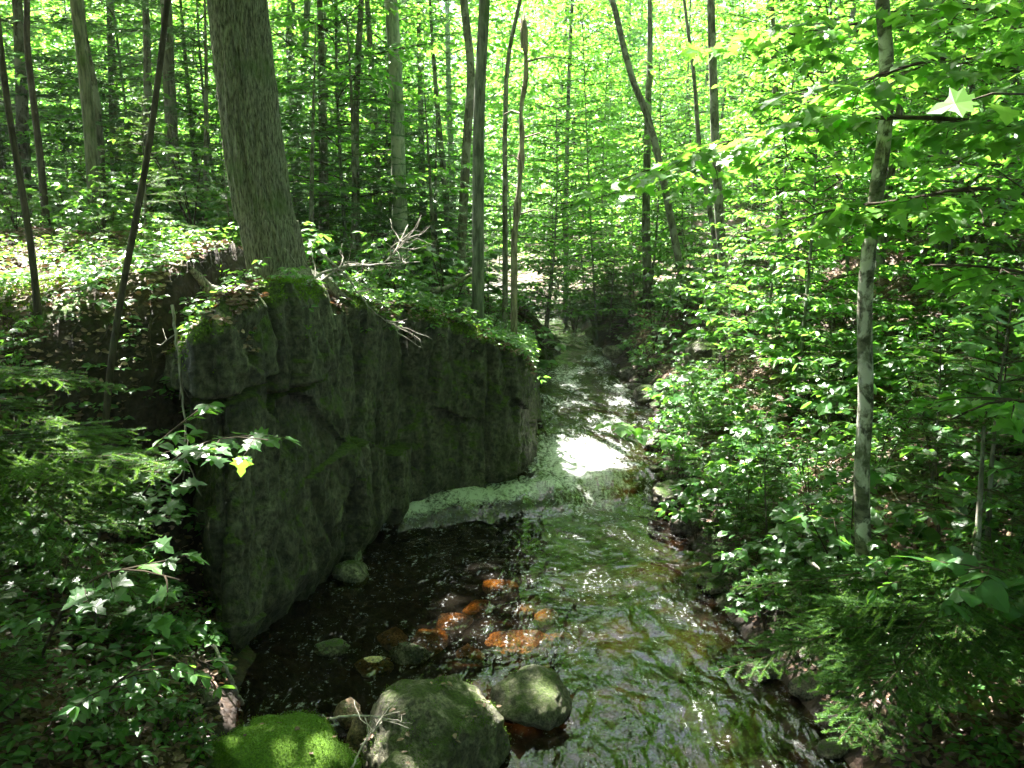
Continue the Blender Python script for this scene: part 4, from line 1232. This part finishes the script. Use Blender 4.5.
# ------------------------------------------------------------------ branches with leaves in the foreground
def bough(name, label, wp, leafsize, tpl, seed, mat='shade_leaf', L2=.35, step=.075, r0=.010, cat='branch', nb=None, drop=.2):
    """a single stem through world points carrying side sprays, rooted at its first point"""
    r = np.random.default_rng(seed)
    base = np.array(wp[0])
    root = empty(name, base); tag(root, label, cat)
    wood, lf = Geo(), Geo(); lp, ld = [], []
    P = smooth_path(np.array(wp) - base, 24)
    s = np.concatenate([[0], np.cumsum(np.linalg.norm(np.diff(P, axis=0), axis=1))])
    tube(wood, P, np.linspace(r0, r0 * .3, 24), 6)
    n = nb or int(s[-1] / .16)
    for k in range(n):
        t = .35 + .64 * (k + .5) / n
        i = min(int(t * 23), 22)
        a = norm(P[i + 1] - P[i]); sd = norm(np.cross(a, [0, 0, 1.0])) * (1 if k % 2 else -1)
        spray(wood, lp, ld, P[i], a * .7 + sd * .8 + np.array([0, 0, .05]), L2 * r.uniform(.6, 1.1), r, step, r0 * .4, -.03, L2 > .5, 6)
    leaves_on(lf, tpl, lp, ld, leafsize, r, .28, drop)
    wood.build('stem', M['twig'], root); lf.build('foliage', M[mat], root)
    return root
# maple right of the frame whose low limbs reach into the picture
def limb_tree():
    r = np.random.default_rng(77)
    bx, by = 4.6, 5.2
    bz = float(height(bx, by))
    base = np.array([bx, by, bz])
    root = empty('overhanging_maple', base)
    tag(root, 'maple at the right margin whose flat leafy limbs reach across the top right', 'tree')
    tr, wood, lf = Geo(), Geo(), Geo()
    P = np.array([[.1 * math.sin(3 * u), 0, 8 * u - .2] for u in np.linspace(0, 1, 12)])
    tube(tr, P, np.linspace(.09, .03, 12), 10)
    lp, ld = [], []
    limbs = [([(1120, 150, 5.2), (960, 120, 5.0), (840, 122, 5.4), (720, 145, 6.0), (640, 185, 6.6)], .75),
             ([(1120, 120, 5.2), (980, 60, 4.6), (880, 75, 4.6), (790, 110, 5.0)], .6),
             ([(1130, 230, 5.2), (1000, 190, 4.6), (900, 200, 4.4), (810, 215, 4.8)], .6),
             ([(1130, 300, 5.0), (1010, 270, 4.2), (930, 265, 4.2)], .5),
             ([(1130, 60, 5.2), (1000, 10, 5.2), (880, 20, 5.6), (760, 40, 6.4)], .7),
             ([(1100, 420, 4.6), (1010, 400, 4.2), (950, 420, 4.2)], .4)]
    for pts, L2 in limbs:
        W = [pix(*p) for p in pts]
        t0 = base + np.array([0, 0, W[0][2] - bz - .5])
        Q = smooth_path([t0] + W, 26) - base
        tube(wood, Q, np.linspace(.022, .005, 26), 6)
        for k in range(int(len(W) * 4.5)):
            t = .25 + .74 * k / (len(W) * 4.5)
            i = min(int(t * 25), 24)
            a = norm(Q[i + 1] - Q[i]); sd = norm(np.cross(a, [0, 0, 1.0])) * (1 if k % 2 else -1)
            spray(wood, lp, ld, Q[i], a * .6 + sd * .9 + np.array([0, 0, .03]), L2 * r.uniform(.5, 1.1), r, .085, .006, -.03, True, 6)
    leaves_on(lf, MAPLE, lp, ld, .115, r, .30, .22)
    # one big leaf close to the viewer on a long twig
    tw = smooth_path([base + np.array([0, 0, 2.2]), pix(1060, 95, 2.3), pix(1000, 92, 2.05), pix(972, 100, 2.0)], 16) - base
    tube(wood, tw, np.linspace(.012, .002, 16), 5)
    q = pix(975, 100, 2.0) - base
    put(lf, MAPLE, [q], [[-1, .2, -.15]], [[.25, -.62, .62]], [.10], [1.0])
    put(lf, MAPLE, [q + [.12, .1, .0]], [[.5, .6, -.2]], [[.1, -.3, .8]], [.09], [.9])
    tr.build('trunk', M['bark_grey'], root, True); wood.build('limbs', M['twig'], root); lf.build('crown', M['leaf'], root)
limb_tree()
g0 = hit(120, 560)
bough('maple_sapling', 'slender maple sapling arching right in front of the rock, leaf tips sunlit', [g0, pix(140, 500, 4.7), pix(180, 455, 4.5), pix(225, 438, 4.3), pix(268, 440, 4.15)], .105, MAPLE, 5, L2=.30, cat='sapling')
bough('maple_sapling', 'slender maple sapling with flat pale leaves just under the arching one', [hit(90, 580), pix(110, 500, 4.8), pix(150, 450, 4.6), pix(205, 405, 4.6)], .10, OVAL, 6, L2=.32, cat='sapling')
bough('maple_sapling', 'maple sapling leaning out with pale leaves above the lower left litter', [hit(40, 660), pix(70, 600, 3.5), pix(120, 570, 3.4), pix(180, 580, 3.35)], .085, MAPLE, 7, L2=.32, cat='sapling')
bough('maple_sapling', 'maple sapling drooping towards the water left of the moss cushion', [hit(90, 720), pix(120, 680, 3.3), pix(175, 655, 3.4), pix(215, 668, 3.5)], .07, OVAL, 8, L2=.25, cat='sapling')
bough('broadleaf_sapling', 'broad-leaved sapling low at the right margin', [hit(1040, 640), pix(1030, 600, 4.0), pix(1000, 570, 3.8), pix(965, 570, 3.7)], .13, ROUND, 9, L2=.32, cat='sapling')
bough('broadleaf_sapling', 'broad-leaved sapling hanging over the white water on the right', [hit(700, 470), pix(690, 440, 9.6), pix(650, 430, 9.5), pix(618, 425, 9.4)], .12, ROUND, 10, 'leaf', L2=.35, cat='sapling')
bough('broadleaf_sapling', 'bright green sprig growing from the nose of the cliff', [pix(522, 392, 11.0) + [-.25, .3, -.1], pix(522, 385, 11.0), pix(533, 378, 10.8)], .09, OVAL, 12, 'leaf', L2=.2, nb=7, cat='sapling')

# a fir at the left with long boughs reaching in front of the rock, and lit boughs lower right
def reach_fir(name, label, o, boughs, seed, H=1.7, nsm=16):
    r = np.random.default_rng(seed)
    o = np.array(o)
    root = empty(name, o); tag(root, label, 'young fir')
    tr, wood, nd = Geo(), Geo(), Geo()
    tube(tr, np.array([[0, 0, -.1], [.02, 0, H * .5], [0, .02, H]]), [.03, .02, .008], 8)
    st, dr, ln = [], [], []
    for tip in boughs:
        tip = np.array(tip) - o
        z = max(.1, tip[2] + .15)
        s0 = np.array([0, 0, z]); v = tip - s0; L = np.linalg.norm(v)
        fir_bough(wood, st, dr, ln, s0, v / L + np.array([0, 0, .12]), L, r, .05, .035, .008)
    for k in range(nsm):
        az = r.uniform(0, 2 * PI); z = H * r.uniform(.1, .98)
        fir_bough(wood, st, dr, ln, [0, 0, z], [math.cos(az), math.sin(az), .2], .55 * (1.1 - z / H), r, .05, .06, .006)
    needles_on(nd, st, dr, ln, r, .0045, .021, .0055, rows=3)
    tr.build('trunk', M['bark_dark'], root, True); wood.build('branches', M['twig'], root); nd.build('needles', M['needle'], root)
reach_fir('young_fir', 'fir on the left bank whose long bough points right across the rock foot', hit(-40, 600),
          [pix(205, 498, 3.9), pix(150, 470, 4.3), pix(120, 400, 4.6), pix(100, 520, 3.9), pix(60, 440, 4.2), pix(180, 520, 3.6), pix(90, 380, 5.0)], 61)
reach_fir('young_fir', 'fir at the lower right with brightly lit bough tips above dark water', hit(960, 690),
          [pix(806, 712, 3.3), pix(722, 668, 3.9), pix(735, 570, 4.6), pix(780, 640, 3.9), pix(860, 740, 3.1), pix(880, 600, 4.2), pix(930, 640, 3.4)], 62, 1.5, 6)

# ------------------------------------------------------------------ dead wood
def stick(name, label, pts, r0, r1, mat, seed, forks=0, cat='fallen branch', group=None, fl=.35):
    r = np.random.default_rng(seed)
    P = smooth_path(pts, 22); base = P[0].copy(); P = P - base
    P[1:-1] += r.normal(size=(20, 3)) * r0 * .35
    g = Geo(); tube(g, P, np.linspace(r0, r1, 22), 7)
    for k in range(forks):
        i = r.integers(4, 20); d_ = norm(norm(P[i + 1] - P[i]) + r.normal(size=3) * .8)
        q = [P[i]]
        for _ in range(5):
            d_ = norm(d_ + r.normal(size=3) * .3); q.append(q[-1] + d_ * fl / 5 * r.uniform(.6, 1.2))
        tube(g, q, np.linspace(r0 * .45, r1 * .5, 6), 5)
        if k % 2 == 0:
            d2 = norm(d_ + r.normal(size=3) * .8); tube(g, [q[2], q[2] + d2 * fl * .3, q[2] + d2 * fl * .45 + r.normal(size=3) * .03], [r0 * .25, r1 * .4, r1 * .3], 4)
    o = g.build(name, M[mat], None, True); o.location = base
    return tag(o, label, cat, group)
stick('dead_branch', 'bleached dead branch sticking up with many bare twigs at the ledge', [pix(300, 300, 7.0), pix(340, 268, 7.6), pix(385, 262, 8.0), pix(408, 225, 8.4)], .014, .004, 'dead_twig', 1, 22, 'dead branch', fl=.5)
stick('dead_branch', 'pale bare branch hanging over the cliff edge', [pix(318, 250, 7.0), pix(345, 275, 6.9), pix(372, 310, 6.9), pix(400, 330, 7.1)], .010, .003, 'dead_twig', 2, 9, 'dead branch', fl=.4)
stick('dead_branch', 'grey bare branch lying along the ledge at the roots', [pix(275, 300, 6.6), pix(310, 280, 6.8), pix(340, 268, 7.2), pix(420, 262, 8.2)], .012, .004, 'dead_twig', 3, 8, 'dead branch', fl=.4)
stick('fallen_branch', 'mossy fallen pole slanting down at the base of the straight grey trunk', [pix(432, 292, 9.6), pix(455, 284, 10), pix(476, 270, 10.4)], .03, .02, 'bark_moss', 4, 1)
stick('fallen_branch', 'dark log lying up the right bank below the mottled trunk', [hit(795, 470), hit(825, 452) + [0, 0, .12], hit(860, 440) + [0, 0, .15]], .035, .02, 'bark_moss', 5, 3)
stick('fallen_branch', 'thin bare pole leaning down the right bank through the firs', [pix(808, 560, 5.0), pix(850, 600, 4.8), pix(900, 645, 4.6)], .013, .008, 'dead_twig', 6, 4)
stick('fallen_branch', 'short lichened stub leaning at the left water edge', [hit(243, 705) + [0, 0, 0], pix(228, 672, 4.6), pix(213, 645, 4.7)], .014, .009, 'dead_twig', 7, 0)
stick('twig', 'bare twigs lying over the stones at the lower edge', [pix(330, 718, 3.3), pix(370, 716, 3.3), pix(412, 724, 3.4)], .006, .002, 'dead_twig', 8, 3, 'twig', fl=.2)
stick('twig', 'bare forked twig standing up beside the moss cushion', [pix(352, 768, 3.0), pix(366, 740, 3.1), pix(382, 722, 3.2)], .005, .002, 'dead_twig', 9, 4, 'twig', fl=.18)
stick('fallen_branch', 'thin dead stick hanging from the mottled trunk foot', [pix(870, 600, 5.3), pix(890, 640, 4.9), pix(915, 690, 4.4)], .008, .004, 'dead_twig', 10, 3)
stick('fallen_branch', 'pale forked twig lying on the shaded right slope', [hit(840, 470), hit(880, 490) + [0, 0, .1], hit(905, 520) + [0, 0, .05]], .010, .005, 'dead_twig', 11, 3)
stick('hanging_root', 'pale bare root hanging down the dark hollow beside the rock', [pix(172, 305, 6.1), pix(180, 370, 5.95), pix(185, 430, 5.9), pix(183, 480, 5.85)], .012, .005, 'dead_twig', 12, 6, 'root', fl=.3)
stick('fallen_branch', 'pale leaning dead stick by the leaning trunk', [pix(716, 370, 12.5), pix(710, 330, 12.8), pix(703, 292, 13)], .02, .012, 'dead_twig', 13, 2)

# small stones along the waterline
protos_ = []
for q in range(4):
    o = boulder('stone', (0, 0, 0), (.10, .075, .05), 90 + q, M['stone'], 'small dark wet stone at the waterline', 'stone', 'small stones along the waterline', sub=3)
    protos_.append(o)
rs = random.Random(6); used_ = set()
for q in range(85):
    y = rs.uniform(3.3, 15); side = rs.random() < .72
    if not side and 5.2 < y < 12: continue
    x = float(right_edge(y)) + rs.uniform(-.22, .22) if side else float(left_edge(y)) - rs.uniform(-.15, .2)
    k = rs.randrange(4)
    o = protos_[k] if k not in used_ else protos_[k].copy()
    if k in used_: col.objects.link(o)
    used_.add(k)
    sc1 = rs.uniform(.4, 1.7)
    o.location = (x, y, float(height(x, y)) + .01); o.rotation_euler = (rs.uniform(-.3, .3), rs.uniform(-.3, .3), rs.uniform(0, 6)); o.scale = (sc1, sc1 * rs.uniform(.8, 1.2), sc1)
    o['label'] = 'small dark wet stone at the right waterline ' + ('close by' if y < 6 else 'near the cascade' if y < 11 else 'of the upper stream') if side else 'small dark wet stone at the left waterline ' + ('by the moss cushion' if y < 6 else 'beyond the cliff nose')
# ferny herbs and hanging rootlets on the cut bank left of the rock
r = np.random.default_rng(55)
for q in range(9):
    px = 20 + q * 18 + r.uniform(-6, 6)
    p0 = hit(px, 318 + r.uniform(-8, 8)); L_ = r.uniform(.3, .8)
    stick('hanging_root', 'thin root hanging down the dark cut bank left of the rock', [p0 + [0, .05, 0], p0 + [r.uniform(-.05, .05), -.12, -.1], p0 + [r.uniform(-.1, .1), -.16, -L_ * .6], p0 + [r.uniform(-.15, .15), -.14, -L_]], .007, .002, 'twig', 200 + q, 4, 'root', 'roots hanging down the cut bank', fl=.2)

# ------------------------------------------------------------------ litter, seedlings and moss on the ground
def scatter_ground(n, r, ymax=16, near=2.2):
    y = near + (ymax - near) * r.uniform(0, 1, n) ** 1.5
    x = r.uniform(-1, 1, n) * (.66 * y + 1.2)
    ok = (x < left_edge(y) - .1) | (x > right_edge(y) + .1)
    # keep off the cliff front
    x, y = x[ok], y[ok]
    z = height(x, y)
    e = .05
    nx = -(height(x + e, y) - height(x - e, y)) / (2 * e); ny = -(height(x, y + e) - height(x, y - e)) / (2 * e)
    return np.column_stack([x, y, z]), norm(np.column_stack([nx, ny, np.ones(len(x))])), np.hypot(nx, ny)
r = np.random.default_rng(91)
p, nrm, sl = scatter_ground(110000, r)
k = sl < 2.5
p, nrm = p[k], nrm[k]
g = Geo()
az = r.uniform(0, 2 * PI, len(p))
put(g, OVAL, p + nrm * r.uniform(.003, .03, len(p))[:, None], np.column_stack([np.cos(az), np.sin(az), r.uniform(-.3, .3, len(p))]), nrm + r.normal(size=p.shape) * .35, r.uniform(.03, .075, len(p)), np.clip(r.uniform(0, 1, len(p)) ** 1.6 * np.where((p[:, 0] < -1) & (p[:, 1] > 6), 1.3, .55), 0, 1))  # paler on the left ledge: its sun patch is put into leaf colour
tag(g.build('leaf_litter', M['litter']), 'reddish brown dead leaves covering the banks', 'leaf litter', kind='stuff')
p, nrm, sl = scatter_ground(15000, r, 34)
k = (sl < 2.0) & (perlin(p[:, 0] * .9, p[:, 1] * .9, 2.0) > -.25)
k &= ~((p[:, 0] < -1) & (p[:, 1] > 6) & (p[:, 1] < 8.6) & (r.uniform(0, 1, len(p)) < .35))
p = p[k]
g = Geo()
cnt = 7
base = np.repeat(p, cnt, 0)
hh = np.repeat(r.uniform(.04, .20, len(p)), cnt) * r.uniform(.7, 1.1, len(base))
a = np.tile(np.arange(cnt) * 2 * PI / cnt, len(p)) + np.repeat(r.uniform(0, 6, len(p)), cnt)
dv = np.column_stack([np.cos(a), np.sin(a), r.uniform(-.3, .1, len(a))])
put(g, OVAL, base + np.column_stack([np.cos(a) * .02, np.sin(a) * .02, hh]), dv, [0, 0, 1.0] + r.normal(size=base.shape) * .3, np.repeat(r.uniform(.035, .095, len(p)), cnt) * r.uniform(.7, 1.2, len(a)), r.uniform(0, 1, len(a)))
tag(g.build('undergrowth', M['shade_leaf']), 'low green seedlings and herbs carpeting the forest floor', 'undergrowth', kind='stuff')
# litter, seedlings and moss on the top of the rock
r = np.random.default_rng(8)
up = CAPN[:, 2] > .45
P1, N1 = CAP[up], CAPN[up]
bare = fbm(P1[:, 0] * 1.1, P1[:, 1] * 1.1, 4.0, 3)
m1 = bare > -.02
m1[12000:] &= bare[12000:] > .12
q, nq = P1[m1][:16000], N1[m1][:16000]
az = r.uniform(0, 2 * PI, len(q)); g = Geo()
put(g, OVAL, q + nq * r.uniform(.0, .03, len(q))[:, None], np.column_stack([np.cos(az), np.sin(az), r.uniform(-.3, .3, len(q))]), nq + r.normal(size=q.shape) * .35, r.uniform(.03, .07, len(q)), r.uniform(0, 1, len(q)))
tag(g.build('leaf_litter', M['litter']), 'dead leaves lying on top of the rock face', 'leaf litter', kind='stuff')
M['moss'] = leaf_mat('moss_tuft', (.05, .10, .01), (.13, .25, .02), (.12, .25, .02), (.28, .45, .03), .3, .7, .2)
mo = (bare < .02)
q, nq = P1[mo], N1[mo]
g = Geo()
for _ in range(3):
    a = r.normal(size=q.shape)
    put(g, QUAD, q + r.normal(size=q.shape) * .012, nq * .8 + a * .6, a, r.uniform(.010, .028, len(q)), r.uniform(0, 1, len(q)))
tag(g.build('moss', M['moss']), 'bright moss cushions creeping over the upper edge of the rock', 'moss', kind='stuff')
q = CAP[(CAPN[:, 2] > .2) & ((CAP[:, 1] > 8.2) | (r.uniform(0, 1, len(CAP)) < .25))][:2000]
cnt = 6; base = np.repeat(q, cnt, 0); g = Geo()
hh = np.repeat(r.uniform(.03, .20, len(q)), cnt) * r.uniform(.7, 1.1, len(base))
a = np.tile(np.arange(cnt) * 2 * PI / cnt, len(q)) + np.repeat(r.uniform(0, 6, len(q)), cnt)
put(g, OVAL, base + np.column_stack([np.cos(a) * .02, np.sin(a) * .02, hh]), np.column_stack([np.cos(a), np.sin(a), r.uniform(-.4, .1, len(a))]), [0, 0, 1.0] + r.normal(size=base.shape) * .3, np.repeat(r.uniform(.03, .085, len(q)), cnt), r.uniform(0, 1, len(a)))
tag(g.build('undergrowth', M['shade_leaf']), 'small herbs and seedlings growing on top of the rock face', 'undergrowth', kind='stuff')
# seedlings, herbs and moss on the cut bank left of the rock
n_ = 1400
x = r.uniform(-7, -2.0, n_); y = r.uniform(5.2, 7.6, n_)
p = np.column_stack([x, y, height(x, y)])
p = p[fbm(x * 1.2, y * 1.2, 5.0, 3) > -.10]
cnt = 6; base = np.repeat(p, cnt, 0); g = Geo()
hh = np.repeat(r.uniform(.03, .16, len(p)), cnt)
a = np.tile(np.arange(cnt) * 2 * PI / cnt, len(p)) + np.repeat(r.uniform(0, 6, len(p)), cnt)
put(g, OVAL, base + np.column_stack([np.cos(a) * .02, np.sin(a) * .02 - hh * .5, hh]), np.column_stack([np.cos(a), np.sin(a), r.uniform(-.4, .1, len(a))]), [0, -.3, 1.0] + r.normal(size=base.shape) * .3, np.repeat(r.uniform(.03, .09, len(p)), cnt), r.uniform(0, 1, len(a)))
tag(g.build('undergrowth', M['shade_leaf']), 'herbs and seedlings clinging to the cut bank left of the rock', 'undergrowth', kind='stuff')
n_ = 60000
y = 2.6 + 9 * r.uniform(0, 1, n_); x = r.uniform(-.75, .1, n_) * (y + 1.5)
ok = (fbm(x * .9, y * .9, 11.0, 4) > .12) & (x < left_edge(y) - .1)
x, y = x[ok], y[ok]; p = np.column_stack([x, y, height(x, y)]); g = Geo()
for _ in range(3):
    a = r.normal(size=p.shape)
    put(g, QUAD, p + r.normal(size=p.shape) * .015, [0, -.2, .9] + a * .5, a, r.uniform(.012, .034, len(p)), r.uniform(0, 1, len(p)))
tag(g.build('moss', M['moss']), 'bright moss patches on the left bank and around the thick trunk', 'moss', kind='stuff')
# velvet of moss on the cushion boulder
for o in list(sc.objects):
    if o.name.split('.')[0] == 'boulder' and ('moss' in o['label']) and ('cushion' in o['label'] or 'big rounded' in o['label'] or 'low mossy' in o['label']):
        me = o.data; co = np.zeros(len(me.vertices) * 3); no = np.zeros(len(me.vertices) * 3)
        me.vertices.foreach_get('co', co); me.vertices.foreach_get('normal', no)
        co, no = co.reshape(-1, 3), no.reshape(-1, 3)
        cush = 'cushion' in o['label']
        ok = (no[:, 2] > (-.2 if cush else .25)) & (fbm(co[:, 0] * 6, co[:, 1] * 6, co[:, 2] * 6 + 3, 3) > (-1 if cush else .10))
        co, no = co[ok], no[ok]
        rep_ = 8 if cush else 2
        if cush:
            kq = fbm(co[:, 0] * 5, co[:, 1] * 5, co[:, 2] * 5 + 9, 4) > -.16; co, no = co[kq], no[kq]
        co, no = np.repeat(co, rep_, 0), np.repeat(no, rep_, 0)
        g = Geo(); a = r.normal(size=co.shape)
        put(g, QUAD, co + r.normal(size=co.shape) * .008, no + a * .6, a, r.uniform(.005, .014, len(co)), np.clip(.35 + 1.2 * fbm(co[:, 0] * 8, co[:, 1] * 8, co[:, 2] * 8, 3) + r.uniform(-.2, .2, len(co)), 0, 1) * (.8 if cush else .4))
        M_ = o.matrix_basis
        pk = co[r.integers(0, len(co), 26)] + np.array(o.location)
        lg_ = Geo(); az = r.uniform(0, 2 * PI, 26)
        put(lg_, OVAL, pk + [0, 0, .012], np.column_stack([np.cos(az), np.sin(az), 0 * az]), [0, 0, 1.0] + r.normal(size=(26, 3)) * .3, r.uniform(.025, .055, 26), r.uniform(0, .8, 26))
        tag(lg_.build('leaf_litter', M['litter']), 'few dead leaves lying on the ' + ('moss cushion' if cush else 'big boulder' if 'big' in o['label'] else 'low mossy boulder'), 'leaf litter', kind='stuff')
        g.build('moss', M['moss'], o)
# plants closing the view where the stream bends away

# the wood far off reads as one mass of leaves
r = np.random.default_rng(17)
nC = 8500
yy = r.uniform(44, 85, nC); xx = r.uniform(-1, 1, nC) * (.66 * yy + 8)
gz = height(xx, yy)
zz = gz + r.uniform(.0, 1, nC) ** 1.1 * (17 + 3 * perlin(xx * .15, yy * .15, 1.0))
keep = perlin(xx * .22, zz * .3, yy * .05) > -.30
Cn = np.column_stack([xx, yy, zz])[keep]
g = Geo(); clump_leaves(g, Cn, 1.5, 50, .38, r)
tag(g.build('far_woodland', M['canopy_leaf']), 'bright green mass of leaves of the far wood behind all trunks', 'woodland', kind='stuff')
# tell look-alikes apart by their order across the picture
from collections import defaultdict
bpy.context.view_layer.update()
dd = defaultdict(list)
for o in sc.objects:
    if o.parent is None and 'label' in o and 'group' in o and 'outside the frame' not in o['label']:
        dd[o['label']].append(o)
ORD = ['leftmost', 'second from left', 'third from left', 'fourth from left', 'fifth from left', 'sixth from left', 'seventh from left', 'eighth from left', 'ninth from left', 'tenth from left', 'eleventh from left', 'twelfth from left', 'thirteenth from left']
for lb, os_ in dd.items():
    if 1 < len(os_) <= 14:
        os_.sort(key=lambda o: project(o.matrix_world.translation)[0])
        for i, o in enumerate(os_):
            o['label'] = (ORD[i] if i < len(os_) - 1 else 'rightmost') + ' ' + lb

# haze added to imitate the backlit glow of the far wood
if HAZE:
    g = Geo()
    x0, x1, y0, y1, z0, z1 = -480, 480, -160, 900, -12, 60
    V = [[x, y, z] for z in (z0, z1) for x, y in ((x0, y0), (x1, y0), (x1, y1), (x0, y1))]
    g.add(V, [[0, 3, 2, 1], [4, 5, 6, 7], [0, 1, 5, 4], [1, 2, 6, 5], [2, 3, 7, 6], [3, 0, 4, 7]])
    m, nt, out = new_mat('haze')
    pv = nt.nodes.new('ShaderNodeVolumePrincipled')
    pv.inputs['Color'].default_value = (.86, .95, .88, 1)
    pv.inputs['Density'].default_value = .0007
    pv.inputs['Anisotropy'].default_value = .4
    nt.links.new(pv.outputs[0], out.inputs['Volume'])
    o = g.build('haze', m); o['kind'] = 'stuff'; o['label'] = 'thin bright haze added for the backlit glow of the far trees'
